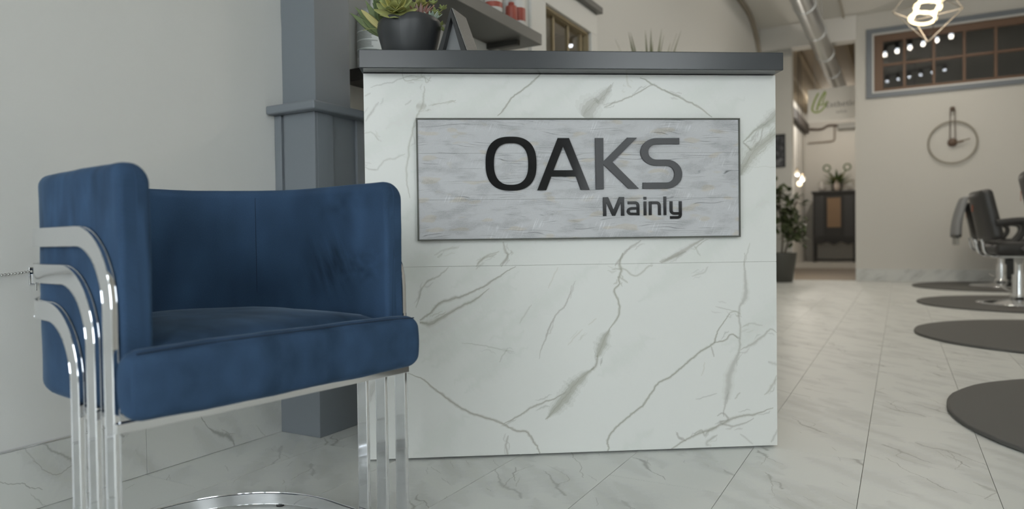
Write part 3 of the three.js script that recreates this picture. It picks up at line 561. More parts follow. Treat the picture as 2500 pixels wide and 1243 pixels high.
/* ---------- bowl of succulents, triangular ornament ---------- */
function leafGeo(L, W, T, bend = 0.3, tip = 1.2, nu = 9, nv = 8) {   // fleshy leaf along +y, bending towards +z at the tip
  const pos = [], uv = [], idx = [];
  for (let i = 0; i <= nu; i++) { const u = i / nu, w = W * Math.pow(Math.sin(Math.PI * Math.min(0.999, Math.max(0.03, u ** 0.8 * 0.93 + 0.06))), 1 / tip) * 0.5, th = T * 0.5 * (1 - 0.75 * u) + 0.0002, y = L * u, z = bend * L * u * u; for (let j = 0; j < nv; j++) { const a = j / nv * 2 * Math.PI; pos.push(w * Math.cos(a), y, z + th * Math.sin(a) + 0.25 * w * Math.cos(a) ** 2); uv.push(j / nv, u); } }
  for (let i = 0; i < nu; i++) for (let j = 0; j < nv; j++) { const a = i * nv + j, b = i * nv + (j + 1) % nv; idx.push(a, a + nv, b, b, a + nv, b + nv); }
  for (let j = 1; j + 1 < nv; j++) { idx.push(0, j, j + 1); const e = nu * nv; idx.push(e, e + j + 1, e + j); }
  const g = new THREE.BufferGeometry(); g.setAttribute('position', new THREE.Float32BufferAttribute(pos, 3)); g.setAttribute('uv', new THREE.Float32BufferAttribute(uv, 2)); g.setIndex(idx); g.computeVertexNormals(); return g;
}
const plantMat = (rgb) => phys(rgb, 0.6, { transmission: 0.12, thickness: 0, side: THREE.DoubleSide });
function addLeaf(parent, geo, mat, dir, tilt, at = [0, 0, 0], roll = 0) { const m = part('leaf', geo, mat, parent); m.position.set(...at); m.rotation.order = 'YXZ'; m.rotation.set(tilt, dir, roll); return m; }   // tilt 0 = upright, turning outwards along dir
const GB = 'succulents in the black bowl';
{
  const bowlAt = onDesk(0.121, 1.1285, 0.1);
  const nS = 64, prof = [[0.058, 0], [0.066, 0.004], [0.079, 0.04], [0.088, 0.075], [0.0925, 0.1], [0.0905, 0.118], [0.0865, 0.121], [0.084, 0.116], [0.085, 0.1], [0.075, 0.05], [0.06, 0.02], [0, 0.018]];
  const g = lathe([[0, 0], ...prof], nS), p = g.attributes.position;
  for (let i = 0; i < p.count; i++) { const x = p.getX(i), y = p.getY(i), z = p.getZ(i), a = Math.atan2(x, z); if (y > 0.06) { const k = (y - 0.06) / 0.06, d = Math.exp(-(((a - 0.0) / 0.22) ** 2)); p.setY(i, y + k * (0.004 * Math.cos(2 * a) + 0.006 * Math.sin(a) - 0.011 * d)); const s = 1 - 0.03 * d * k; p.setX(i, x * s); p.setZ(i, z * s * 0.98); } }
  g.computeVertexNormals();
  single('bowl', g, std([0.032, 0.035, 0.039], 0.4), 'black ceramic bowl with a notched wavy rim on the desk top', 'bowl', bowlAt, 0.35);
  const at = (u, y, b) => onDesk(u, y, b);
  const rosette = (name, label, pos, R0, rings, mats, tiltX, turn) => { const t = thing(name, label, 'succulent', pos, turn, GB); t.rotation.order = 'YXZ'; t.rotation.x = tiltX; rings.forEach(([n, L, W, tilt, bend], r) => { const lg = leafGeo(L * R0, W * R0, 0.1 * R0, bend, 1.9); for (let k = 0; k < n; k++) addLeaf(t, lg, mats[(r + (k % 3 === 0 ? 1 : 0)) % mats.length], (k + r * 0.5) / n * 2 * Math.PI + rr(-0.1, 0.1), tilt + rr(-0.07, 0.07), [0, 0.004 * r, 0]); }); return t; };
  const yg = [plantMat([0.42, 0.43, 0.16]), plantMat([0.36, 0.40, 0.15]), plantMat([0.48, 0.46, 0.14])];
  rosette('rosette_succulent', 'large pale yellow-green rosette succulent over the bowl rim', at(0.088, 1.268, 0.06), 0.062, [[9, 1, 0.72, 1.55, -0.2], [8, 0.9, 0.66, 1.25, -0.25], [7, 0.75, 0.58, 0.95, -0.3], [6, 0.55, 0.46, 0.6, -0.35], [4, 0.36, 0.32, 0.25, -0.3]], yg, 0.75, DA);
  rosette('rosette_succulent', 'small yellow rosette succulent at the back of the bowl', at(0.155, 1.30, 0.12), 0.04, [[7, 1, 0.6, 1.3, -0.2], [6, 0.8, 0.5, 0.8, -0.3], [4, 0.5, 0.4, 0.3, -0.3]], [yg[2], yg[0]], 0.3, DA);
  const pk = [plantMat([0.45, 0.22, 0.19]), plantMat([0.52, 0.36, 0.34])];
  const t1 = thing('pink_succulent', 'pink spiky succulent standing in the bowl', 'succulent', at(0.153, 1.225, 0.085), DA, GB); const pg = leafGeo(0.062, 0.011, 0.006, 0.12, 1.1); for (let k = 0; k < 26; k++) addLeaf(t1, pg, pk[k % 2], k * 2.4, 0.12 + 0.75 * (k / 26), [0, 0.001 * k, 0]);
  const wh = [plantMat([0.55, 0.62, 0.55]), plantMat([0.42, 0.52, 0.44])];
  const t2 = thing('pale_succulent', 'pale whitish-green spiky succulent by the right rim of the bowl', 'succulent', at(0.187, 1.226, 0.07), DA, GB); const wg = leafGeo(0.036, 0.012, 0.005, -0.15, 1.2); for (let k = 0; k < 24; k++) addLeaf(t2, wg, wh[k % 2], k * 2.4, 0.25 + 1.15 * (k / 24), [0, 0.001 * k, 0]);
  const sd = plantMat([0.33, 0.38, 0.14]), stemM = std([0.26, 0.27, 0.1], 0.7);
  const t3 = thing('sedum_sprig', 'arching light green sedum sprig beside the triangular ornament', 'succulent', at(0.19, 1.235, 0.1), DA, GB);
  part('stem', tube([[0, 0, 0], [0.012, 0.035, 0], [0.03, 0.05, 0.01]], 0.0018, 14, 6), stemM, t3); part('stem', tube([[0, 0, 0], [0.004, 0.04, 0.01], [0.002, 0.062, 0.02]], 0.0018, 14, 6), stemM, t3); part('stem', tube([[0, 0, 0], [0.02, 0.005, 0.0], [0.034, -0.012, 0.01]], 0.0018, 14, 6), stemM, t3);
  const sg = leafGeo(0.016, 0.011, 0.005, -0.1, 1.6, 6, 6);
  for (const [x, y, z] of [[0.012, 0.035, 0], [0.03, 0.05, 0.01], [0.004, 0.04, 0.01], [0.002, 0.062, 0.02], [0.034, -0.012, 0.01], [0.02, 0.006, 0]]) for (let k = 0; k < 6; k++) addLeaf(t3, sg, sd, k * 1.05 + x * 40, 0.9 + 0.3 * (k % 2), [x, y, z]);
  const ag = [plantMat([0.10, 0.15, 0.05]), plantMat([0.14, 0.19, 0.07])];
  const t4 = thing('agave', 'dark green pointed agave leaning out of the left of the bowl', 'succulent', at(0.05, 1.205, 0.1), DA, GB), lg = leafGeo(0.12, 0.026, 0.006, 0.06, 0.85).rotateY(Math.PI / 2);
  for (const [d, tl, r] of [[-1.57, 0.95, 0], [-1.5, 0.72, 0.2], [-1.7, 0.5, 0], [-1.3, 0.3, 0], [-1.9, 0.62, 0.3], [-1.2, 0.15, 0], [-2.3, 0.4, 0], [-0.9, 0.35, 0]]) addLeaf(t4, lg, ag[Math.floor(rnd() * 2)], d, tl, [rr(-0.006, 0.006), 0, rr(-0.01, 0.01)], r);
  const t5 = thing('striped_leaf_succulent', 'single yellow striped leaf reaching up left of the bowl', 'succulent', at(0.046, 1.222, 0.085), DA, GB);
  const strp = canvasTex(64, 256, (ctx) => { ctx.fillStyle = '#a5a06a'; ctx.fillRect(0, 0, 64, 256); ctx.fillStyle = '#c9bd7a'; for (let i = 0; i < 22; i++) { ctx.save(); ctx.translate(0, i * 12); ctx.rotate(0.25); ctx.fillRect(-20, 0, 120, 5); ctx.restore(); } });
  addLeaf(t5, leafGeo(0.082, 0.02, 0.008, 0.04, 1.5).rotateY(Math.PI / 2), phys([1, 1, 1], 0.6, { map: strp }), -1.57, 0.82);
  single('twig', merge([tube([[0, 0, 0], [-0.02, -0.001, 0.002], [-0.04, -0.006, 0.004]], 0.0011, 14, 6), tube([[-0.022, -0.001, 0.002], [-0.034, 0.004, 0.004], [-0.04, 0.012, 0.004]], 0.0009, 10, 6)]), stemM, 'thin bare twig sticking out left over the bowl rim', 'twig', at(0.032, 1.222, 0.075), DA);
}
{
  const t = thing('triangular_ornament', 'black triangular ornament with glittering silver side on the desk top', 'ornament', onDesk(0.243, 1.1287, 0.045), DA - 0.42);
  const W = 0.052, Hh = 0.145, k = 0.009, dp = 0.1;
  const s = new THREE.Shape(); s.moveTo(-W, 0); s.lineTo(W, 0); s.lineTo(0, Hh); s.closePath();
  const h = new THREE.Path(); h.moveTo(-W + 2.1 * k, k); h.lineTo(0, Hh - 2.9 * k); h.lineTo(W - 2.1 * k, k); h.closePath(); s.holes.push(h);
  const g = new THREE.ExtrudeGeometry(s, { depth: dp, bevelEnabled: true, bevelSize: 0.0008, bevelThickness: 0.0008, bevelSegments: 1 }); g.translate(0, 0.0008, -dp); part('frame', g, MAT.blackMatte, t);
  const s2 = new THREE.Shape(); s2.moveTo(-W + 2 * k, k); s2.lineTo(0, Hh - 2.8 * k); s2.lineTo(W - 2 * k, k); s2.closePath();
  const g2 = new THREE.ExtrudeGeometry(s2, { depth: 0.004, bevelEnabled: false }); g2.translate(0, 0, -0.022); part('panel', g2, std([0.2, 0.205, 0.215], 0.3, { metalness: 0.5 }), t);
  const glit = dataTex(256, 256, (x, y) => { const v = 70 + 185 * Math.pow(rnd(), 3); return [v, v, v]; }, true); glit.repeat.set(18, 18);
  const gg = new THREE.BoxGeometry(0.0025, Math.hypot(W, Hh) - 0.004, dp - 0.004); const pm = part('glitter_panel', uvMetres(gg), std([1, 0.99, 0.97], 0.4, { map: glit, metalness: 0.2 }), t);
  pm.position.set(W / 2 + 0.0024, Hh / 2 + 0.0016, -dp / 2); pm.rotation.z = Math.atan2(W, Hh);
}

/* ---------- shelves and bottles behind the desk ---------- */
{
  const t = thing('wall_shelf', 'grey floating shelf with red and white bottles, left wall behind the desk', 'shelf', [XL, 0, 0]);
  part('board', rbx(0, 0.222, 1.576, 1.63, -3.125, -1.83, 0.002, 1), MAT.shelf, t);
  part('bracket', bx(0, 0.17, 1.55, 1.575, -2.99, -2.96), MAT.darkShelf, t); part('bracket', bx(0, 0.17, 1.55, 1.575, -2.2, -2.17), MAT.darkShelf, t);
  const t2 = thing('wall_shelf', 'lower black floating shelf seen between pilaster and desk', 'shelf', [XL, 0, 0]);
  part('board', rbx(0, 0.2, 1.191, 1.236, -3.1, -1.935, 0.002, 1), MAT.darkShelf, t2);
  part('bracket', bx(0, 0.17, 1.12, 1.19, -2.6, -2.57), MAT.darkShelf, t2);
  const red = std([0.40, 0.09, 0.065], 0.4), wht = std([0.72, 0.71, 0.69], 0.4), blue = std([0.10, 0.10, 0.24], 0.4);
  const bottle = (label, x, z, r, h, body, cap, band) => {
    const b = thing('bottle', label, 'bottle', [x, 1.6305, z], 0, 'bottles on the upper shelf');
    part('body', lathe([[0, 0], [r, 0.001], [r, h * 0.78], [r * 0.9, h * 0.84], [r * 0.5, h * 0.88], [0, h * 0.88]], 24), body, b);
    part('cap', lathe([[0, h * 0.88], [r * 0.55, h * 0.88], [r * 0.5, h], [0, h]], 20), cap, b);
    if (band) part('band', lathe([[r + 0.0006, h * band[0]], [r + 0.0006, h * band[1]]], 24), cap, b);
  };
  bottle('short white jar with a red band, leftmost on the upper shelf', XL + 0.13, -2.81, 0.042, 0.12, wht, red, [0.42, 0.62]);
  bottle('white bottle with a blue cap behind the red bottles', XL + 0.06, -2.93, 0.038, 0.2, wht, blue, [0.1, 0.16]);
  bottle('short round red bottle in the middle of the upper shelf', XL + 0.15, -2.945, 0.028, 0.115, red, red, null);
  bottle('tall red and white bottle at the right end of the upper shelf', XL + 0.14, -3.035, 0.034, 0.24, wht, red, [0.2, 0.46]);
  bottle('tall white bottle with red foot by the right end of the shelf', XL + 0.07, -3.07, 0.034, 0.22, wht, red, [0.02, 0.12]);
  bottle('tall white bottle at the left of the upper shelf', XL + 0.08, -2.70, 0.036, 0.2, wht, wht, null);
  const lab = canvasTex(512, 512, (ctx) => { ctx.fillStyle = '#dfe3e1'; ctx.fillRect(0, 0, 512, 512); ctx.fillStyle = '#8d938f'; for (let i = 0; i < 24; i++) { const w = rr(150, 210); if (i % 6 < 5) ctx.fillRect(40, 60 + i * 16, w, 9); } });
  const b = thing('bottle', 'white bottle with grey printed label on the lower black shelf', 'bottle', [XL + 0.068, 1.2365, -2.03], -1.87);
  const bb = lathe([[0, 0], [0.056, 0.001], [0.057, 0.01], [0.057, 0.2], [0.05, 0.225], [0.02, 0.235], [0, 0.235]], 36); part('body', bb, std([0.72, 0.74, 0.73], 0.35), b);
  const lg = new THREE.CylinderGeometry(0.0575, 0.0575, 0.17, 36, 1, true); lg.translate(0, 0.105, 0); part('label', lg, std([1, 1, 1], 0.5, { map: lab }), b);
  part('pump', lathe([[0, 0.235], [0.012, 0.235], [0.012, 0.27], [0.006, 0.275], [0, 0.275]], 16), wht, b);
}

/* ---------- salon area on the right ---------- */
const MATS = [[0.151 + 0.85, -2.88], [0.086 + 0.85, -5.14], [0.143 + 0.85, -7.46], [0.137 + 0.85, -9.84]];
const matNames = ['dark grey round floor mat nearest the camera, without a chair in view', 'second round grey floor mat from the camera', 'third round grey floor mat, under the large salon chair', 'farthest round grey floor mat, against the clock wall'];
MATS.forEach(([x, z], i) => {
  const n = 96, r = 0.85, s = new THREE.Shape();
  for (let k = 0; k < n; k++) { const a = k / n * 2 * Math.PI, q = r * (1 + 0.012 * fbm(Math.cos(a) * 3, Math.sin(a) * 3, i * 5, 3)); s[k ? 'lineTo' : 'moveTo'](q * Math.cos(a), q * Math.sin(a)); }
  const g = new THREE.ExtrudeGeometry(s, { depth: 0.008, bevelEnabled: true, bevelThickness: 0.004, bevelSize: 0.008, bevelSegments: 2 }); g.rotateX(-Math.PI / 2); g.translate(0, 0.0045, 0);
  const t = single('floor_mat', uvMetres(g), MAT.rubber, matNames[i], 'mat', [x, 0, z], 0, 'salon floor mats');
  if (i === 0) { const p = g.attributes.position; for (let k = 0; k < p.count; k++) { const x0 = p.getX(k), z0 = p.getZ(k); if (x0 < -0.55) p.setY(k, p.getY(k) + 0.012 * Math.max(0, fbm(x0 * 5, z0 * 7, 2, 2)) * (-0.55 - x0) / 0.3); } g.computeVertexNormals(); }
});
function salonChair(label, x, z, turn) {
  const t = thing('salon_chair', label, 'chair', [x, 0.013, z], turn, 'black salon chairs');
  part('base_plate', lathe([[0, 0], [0.31, 0], [0.315, 0.008], [0.3, 0.016], [0.12, 0.036], [0.075, 0.05], [0, 0.05]], 48), MAT.chrome, t);
  const c = part('pump_column', lathe([[0, 0.05], [0.07, 0.05], [0.07, 0.075], [0.052, 0.085], [0.052, 0.25], [0.036, 0.255], [0.036, 0.4], [0, 0.4]], 28), MAT.chrome, t);
  part('pedal', merge([tube([[0.05, 0.12, 0], [0.16, 0.1, -0.03], [0.26, 0.13, -0.06]], 0.009, 16, 8)]), MAT.chrome, c);
  part('seat_plate', rbx(-0.19, 0.19, 0.395, 0.42, -0.19, 0.19, 0.006, 1), MAT.steel, t);
  const se = softBox(0.5, 0.115, 0.5, 0.045, 0.02); se.translate(0, 0.475, 0.02); part('seat', se, MAT.blackVinyl, t);
  const bk = softBox(0.46, 0.44, 0.1, 0.042, 0.02, (q) => { q.z -= 0.10 * (q.x / 0.23) ** 2 * -0.35; q.x *= 1 - 0.08 * (q.y / 0.22); }); bk.rotateX(-0.2); bk.translate(0, 0.765, -0.275); const b = part('backrest', bk, MAT.blackVinyl, t);
  part('logo_tag', bx(-0.012, 0.012, 0.80, 0.86, -0.348, -0.345).rotateX(0), std([0.42, 0.1, 0.04], 0.6), b);
  for (const s of [-0.1, 0.1]) part('back_bracket', tube([[s, 0.41, -0.15], [s, 0.43, -0.26], [s, 0.56, -0.3]], 0.012, 16, 8), MAT.chrome, t);
  for (const s of [-1, 1]) part('armrest', tube([[s * 0.27, 0.46, -0.05], [s * 0.285, 0.52, 0.04], [s * 0.285, 0.64, 0.12], [s * 0.285, 0.7, 0.1], [s * 0.285, 0.715, -0.05], [s * 0.275, 0.7, -0.24]], 0.026, 36, 10), MAT.blackVinyl, t);
  part('footrest', tube([[-0.15, 0.4, 0.18], [-0.16, 0.22, 0.33], [-0.16, 0.19, 0.42], [0.16, 0.19, 0.42], [0.16, 0.22, 0.33], [0.15, 0.4, 0.18]], 0.012, 48, 8), MAT.chrome, t);
  return t;
}
salonChair('large black salon chair on the third round mat, middle of the three', 0.9, -7.4, Math.PI / 2 + 0.15);
salonChair('farthest black salon chair, a grey cape over its back', 1.03, -9.86, Math.PI / 2 + 0.1);
salonChair('black salon chair cut off by the right edge, nearest of the three', 0.99, -5.2, Math.PI / 2 - 0.1);
{ // cape over the back of the far chair
  const t = thing('cape', 'grey cape hanging over the back of the farthest salon chair', 'cape', [1.03 - 0.40, 0.56, -9.86 + 0.06], Math.PI / 2 + 0.1);
  const g = softBox(0.36, 0.46, 0.06, 0.025, 0.015, (q) => { const v = q.y / 0.46 + 0.5; q.x *= 1.05 - 0.25 * v; q.z += 0.09 * v * v - 0.05 + 0.012 * Math.sin(q.x * 42) * (1 - v); }); g.translate(0, 0.27, 0); part('cloth', g, std([0.27, 0.275, 0.28], 0.85), t);
  part('band', softBox(0.37, 0.045, 0.066, 0.02, 0.015).translate(0, 0.045, -0.05), MAT.blackVinyl, t);
  part('hem', softBox(0.3, 0.09, 0.03, 0.012, 0.02).translate(0, -0.02, -0.05), std([0.42, 0.42, 0.4], 0.8), t);
}
{ // black drawer trolley by the far wall
  const t = thing('salon_trolley', 'black drawer trolley standing by the clock wall behind the chairs', 'trolley', [1.27, 0, -10.42]);
  part('body', rbx(-0.17, 0.17, 0.07, 0.56, -0.17, 0.17, 0.006, 1), MAT.blackMatte, t);
  for (let i = 0; i < 4; i++) { const d = part('drawer', rbx(-0.155, 0.155, 0.09 + i * 0.115, 0.195 + i * 0.115, 0.17, 0.185, 0.004, 1), MAT.blackVinyl, t); part('handle', rbx(-0.05, 0.05, 0.14 + i * 0.115, 0.15 + i * 0.115, 0.185, 0.196, 0.002, 1), MAT.steel, d); }
  for (const [a, b] of [[-1, -1], [1, -1], [-1, 1], [1, 1]]) { const c = new THREE.CylinderGeometry(0.03, 0.03, 0.022, 16); c.rotateZ(Math.PI / 2); c.translate(a * 0.13, 0.03, b * 0.13); part('castor', merge([c, bx(a * 0.13 - 0.015, a * 0.13 + 0.015, 0.045, 0.072, b * 0.13 - 0.012, b * 0.13 + 0.012)]), MAT.blackMatte, t); }
}
{ // wall clock: open ring, hub, long looped minute hand, short hour hand
  const t = thing('wall_clock', 'open ring wall clock with a long looped hand', 'clock', [0.597, 1.808, ZF]);
  const m = std([0.33, 0.3, 0.24], 0.5);
  part('ring', new THREE.TorusGeometry(0.268, 0.0105, 10, 90).translate(0, 0, 0.03), m, t);
  part('hub', lathe([[0, 0], [0.05, 0], [0.055, 0.02], [0.045, 0.045], [0, 0.05]], 30).rotateX(Math.PI / 2), std([0.13, 0.085, 0.06], 0.5), t);
  part('minute_hand', merge([rod([-0.03, 0.03, 0.04], [-0.024, 0.42, 0.04], 0.006), rod([0.03, 0.03, 0.04], [0.024, 0.42, 0.04], 0.006), new THREE.SphereGeometry(0.03, 16, 12).translate(0, 0.43, 0.04)]), std([0.15, 0.11, 0.085], 0.5), t);
  part('hour_hand', merge([rod([0.04, 0.0, 0.045], [0.19, 0.03, 0.045], 0.006), rod([0.04, -0.012, 0.045], [0.12, 0.004, 0.045], 0.009)]), std([0.2, 0.15, 0.1], 0.5), t);
}
/* ---------- overhead ---------- */
{ // round duct under the ceiling, with ribs and hangers
  const t = thing('air_duct', 'round galvanised air duct running below the ceiling into the passage', 'duct', [-0.92, 3.2, 0]);
  const cyl = (r, z0, z1) => { const g = new THREE.CylinderGeometry(r, r, z0 - z1, 40); g.rotateX(Math.PI / 2); g.translate(0, 0, (z0 + z1) / 2); return g; };
  const duct = std([0.62, 0.63, 0.63], 0.28, { metalness: 0.9, bumpMap: plaster, bumpScale: 0.002 });
  part('pipe', cyl(0.12, 1.9, -13.6), duct, t);
  for (let z = 1.2; z > -13.5; z -= 1.2) part('collar', cyl(0.126, z, z - 0.05), duct, t);
  for (let z = 0.6; z > -10.4; z -= 2.4) { part('hanger', merge([rod([0.125, 0, z], [0.125, YC - 3.2, z], 0.004), rod([-0.125, 0, z], [-0.125, YC - 3.2, z], 0.004)]), MAT.steel, t); }
}
single('conduit', merge([rod([0, 0, 1.9], [0, 0, ZF + 0.06], 0.012)]), std([0.5, 0.46, 0.38], 0.6), 'thin painted conduit along the ceiling right of the duct', 'pipe', [-0.66, YC - 0.02, 0]);
for (const [px, pz, label] of [[0.23, -7.56, 'geometric wire cage pendant with bright looped filament'], [0.2, -4.3, 'second wire cage pendant, nearer the desk than the first']]) { // pendants with a wire cage and glowing loops
  const t = thing('pendant_lamp', label, 'lamp', [px, 2.69, pz], 0.35);
  const top = [0, 0.42, 0], bot = [0, -0.295, 0], mid = []; for (let k = 0; k < 4; k++) mid.push([0.3 * Math.cos(k * Math.PI / 2), 0.0, 0.3 * Math.sin(k * Math.PI / 2)]);
  const e = []; mid.forEach((m, k) => { e.push(rod(m, top, 0.0028), rod(m, bot, 0.004), rod(m, mid[(k + 1) % 4], 0.0028)); });
  part('cage', merge(e), std([0.16, 0.13, 0.09], 0.6), t);
  part('cord', rod([0, 0.42, 0], [0, YC - 2.69, 0], 0.005), MAT.blackMatte, t);
  part('canopy', lathe([[0, YC - 2.69 - 0.03], [0.05, YC - 2.69 - 0.03], [0.06, YC - 2.69], [0, YC - 2.69]], 24), MAT.brass, t);
  part('socket', lathe([[0, 0.2], [0.03, 0.2], [0.03, 0.3], [0.008, 0.42], [0, 0.42]], 20), MAT.brass, t);
  const glow = new THREE.MeshStandardMaterial({ color: 0x000000, emissive: new THREE.Color().setRGB(1, 0.83, 0.5), emissiveIntensity: 3.2 });
  const ring = (x, y, z, r, rx, rz) => { const g = new THREE.TorusGeometry(r, 0.014, 10, 48); g.rotateX(Math.PI / 2 + rx); g.rotateZ(rz); g.translate(x, y, z); return part('light_ring', g, glow, t); };
  ring(-0.045, -0.07, 0, 0.105, 0.78, 0.2); ring(0.0, 0.03, 0, 0.105, 0.78, 0.2); ring(0.045, 0.13, 0, 0.105, 0.78, 0.2);
  for (const s of [-1, 1]) part('light_tube', rod([-0.045 + s * 0.098, -0.07 + s * 0.015, 0], [0.045 + s * 0.098, 0.13 + s * 0.015, 0], 0.016), glow, t);
  const l = new THREE.PointLight(WARM, 2.4); l.position.set(0, -0.02, 0); l.shadow.radius = 5; l.castShadow = true; t.add(l);
}
const bulbMat = new THREE.MeshStandardMaterial({ color: 0x000000, emissive: new THREE.Color().setRGB(0.86, 0.92, 1), emissiveIntensity: 15 });
[[[-0.2, -8.94], [0.65, -9.58]], [[-0.2, -6.61], [0.69, -7.07]]].forEach(([a, b], i) => {   // two ceiling tracks, mirrored in the high window
  const t = thing('track_light', i ? 'ceiling track with six small spotlights nearer the camera' : 'ceiling track with six small spotlights by the clock wall', 'lamp', [0, 0, 0]);
  part('rail', rod([a[0], 3.6, a[1]], [b[0], 3.6, b[1]], 0.012), MAT.blackMatte, t);
  for (let k = 0; k < 6; k++) {
    const f = k / 5, x = a[0] + (b[0] - a[0]) * f, z = a[1] + (b[1] - a[1]) * f, y = 3.5;
    const h = part('spot_head', new THREE.CylinderGeometry(0.03, 0.038, 0.09, 18).translate(x, y + 0.05, z), MAT.blackMatte, t);
    part('bulb', new THREE.SphereGeometry(0.027, 16, 10).translate(x, y, z), bulbMat, h);
    const l = new THREE.SpotLight(new THREE.Color().setRGB(1, 0.93, 0.82), TRACK_CD, 0, 1.15, 0.7); l.position.set(x, y - 0.04, z); l.target.position.set(x, 0, z - (i ? 0.4 : 1.3)); l.shadow.radius = 1.5; l.castShadow = true; t.add(l, l.target);
  }
});
[[1.6, -2.6], [2.5, -7.4]].forEach(([x, z], i) => {   // recessed downlights out of frame
  const t = thing('downlight', 'recessed ceiling downlight ' + ['above the nearest floor mat', 'by the right wall, farther back'][i], 'lamp', [x, YC, z], 0, 'recessed ceiling downlights');
  part('bezel', lathe([[0.05, -0.001], [0.075, -0.001], [0.078, -0.006], [0.05, -0.012]], 28), MAT.whitePaint, t);
  part('lens', new THREE.CylinderGeometry(0.05, 0.05, 0.006, 24).translate(0, -0.004, 0), bulbMat, t);
  const l = new THREE.SpotLight(WARM, DOWN_CD, 0, 1.25, 0.8); l.position.set(0, -0.03, 0); l.target.position.set(0, -2, 0); l.shadow.radius = 2.5; l.castShadow = true; t.add(l, l.target);
});

/* ---------- passage and the room beyond ---------- */
{ // hanging signboard
  const txt = canvasTex(1024, 512, (ctx, w, h) => {
    ctx.fillStyle = '#e6e4de'; ctx.fillRect(0, 0, w, h);
    ctx.strokeStyle = '#8fa63c'; ctx.lineCap = 'round';
    const sweep = (pts, lw) => { ctx.lineWidth = lw; ctx.beginPath(); ctx.moveTo(pts[0], pts[1]); ctx.quadraticCurveTo(pts[2], pts[3], pts[4], pts[5]); ctx.stroke(); };
    sweep([150, 70, 70, 210, 60, 320], 26); sweep([250, 50, 160, 180, 130, 330], 26); sweep([60, 320, 90, 400, 190, 350], 24); sweep([190, 350, 260, 290, 285, 210], 22); sweep([170, 250, 230, 270, 285, 210], 18); sweep([265, 70, 230, 150, 215, 230], 16);
    ctx.fillStyle = '#8b8984'; ctx.font = 'bold 108px serif'; ctx.fillText('Esthetics', 255, 305); ctx.font = '62px serif'; ctx.fillText('salon', 410, 410);
  });
  const t = thing('hanging_sign', 'white hanging signboard with green brush mark in the passage', 'sign', [-1.226, 2.365, -11.6]);
  part('board', rbx(0, 0.98, 0, 0.49, -0.03, 0, 0.003, 1), MAT.whitePaint, t);
  const g = new THREE.PlaneGeometry(0.97, 0.48); g.translate(0.49, 0.245, 0.001); part('print', g, std([1, 1, 1], 0.6, { map: txt }), t);
  part('hanger', rod([0.1, 0.49, -0.015], [0.1, 3.66 - 2.365, -0.015], 0.004), MAT.steel, t); part('hanger', rod([0.88, 0.49, -0.015], [0.88, 3.66 - 2.365, -0.015], 0.004), MAT.steel, t);
}
{ // cluster of three small globes
  const glass = new THREE.MeshStandardMaterial({ color: 0xffffff, emissive: new THREE.Color().setRGB(1, 0.82, 0.52), emissiveIntensity: 0.6, roughness: 0.3 }), hot = glass.clone(); hot.emissiveIntensity = 2.6;
  const t = thing('globe_pendant', 'cluster of three small glowing globe pendants in the passage', 'lamp', [-1.32, 0, -11.38]);
  for (const [x, y, z, m] of [[-0.035, 1.572, 0.01, 0], [0.04, 1.491, -0.02, 0], [0.0, 1.417, 0.02, 1]]) {
    const s = part('globe', new THREE.SphereGeometry(0.038, 20, 14).translate(x, y, z), m ? hot : glass, t); part('cap', lathe([[0, y + 0.032], [0.016, y + 0.032], [0.014, y + 0.08], [0, y + 0.085]], 14).translate(x, 0, z), MAT.brass, s);
    part('cord', rod([x, y + 0.08, z], [x * 0.4, 3.65, z], 0.004), MAT.blackMatte, t);
    const l = new THREE.PointLight(WARM, m ? 0.9 : 0.4); l.position.set(x, y, z); l.shadow.radius = 2.5; l.castShadow = true; t.add(l);
  }
  part('canopy', lathe([[0, 3.63], [0.06, 3.63], [0.07, 3.66], [0, 3.66]], 24), MAT.brass, t);
  const d = thing('ceiling_lamp', 'round lamp on the ceiling of the back room', 'lamp', [-1.2, 3.66, -17.3]);
  part('shade', lathe([[0, -0.1], [0.12, -0.09], [0.17, -0.05], [0.18, 0], [0, 0]], 30), glass, d);
  const l = new THREE.PointLight(new THREE.Color().setRGB(1, 0.95, 0.88), 5); l.position.set(0, -0.14, 0); l.shadow.radius = 6; l.castShadow = true; d.add(l);
}
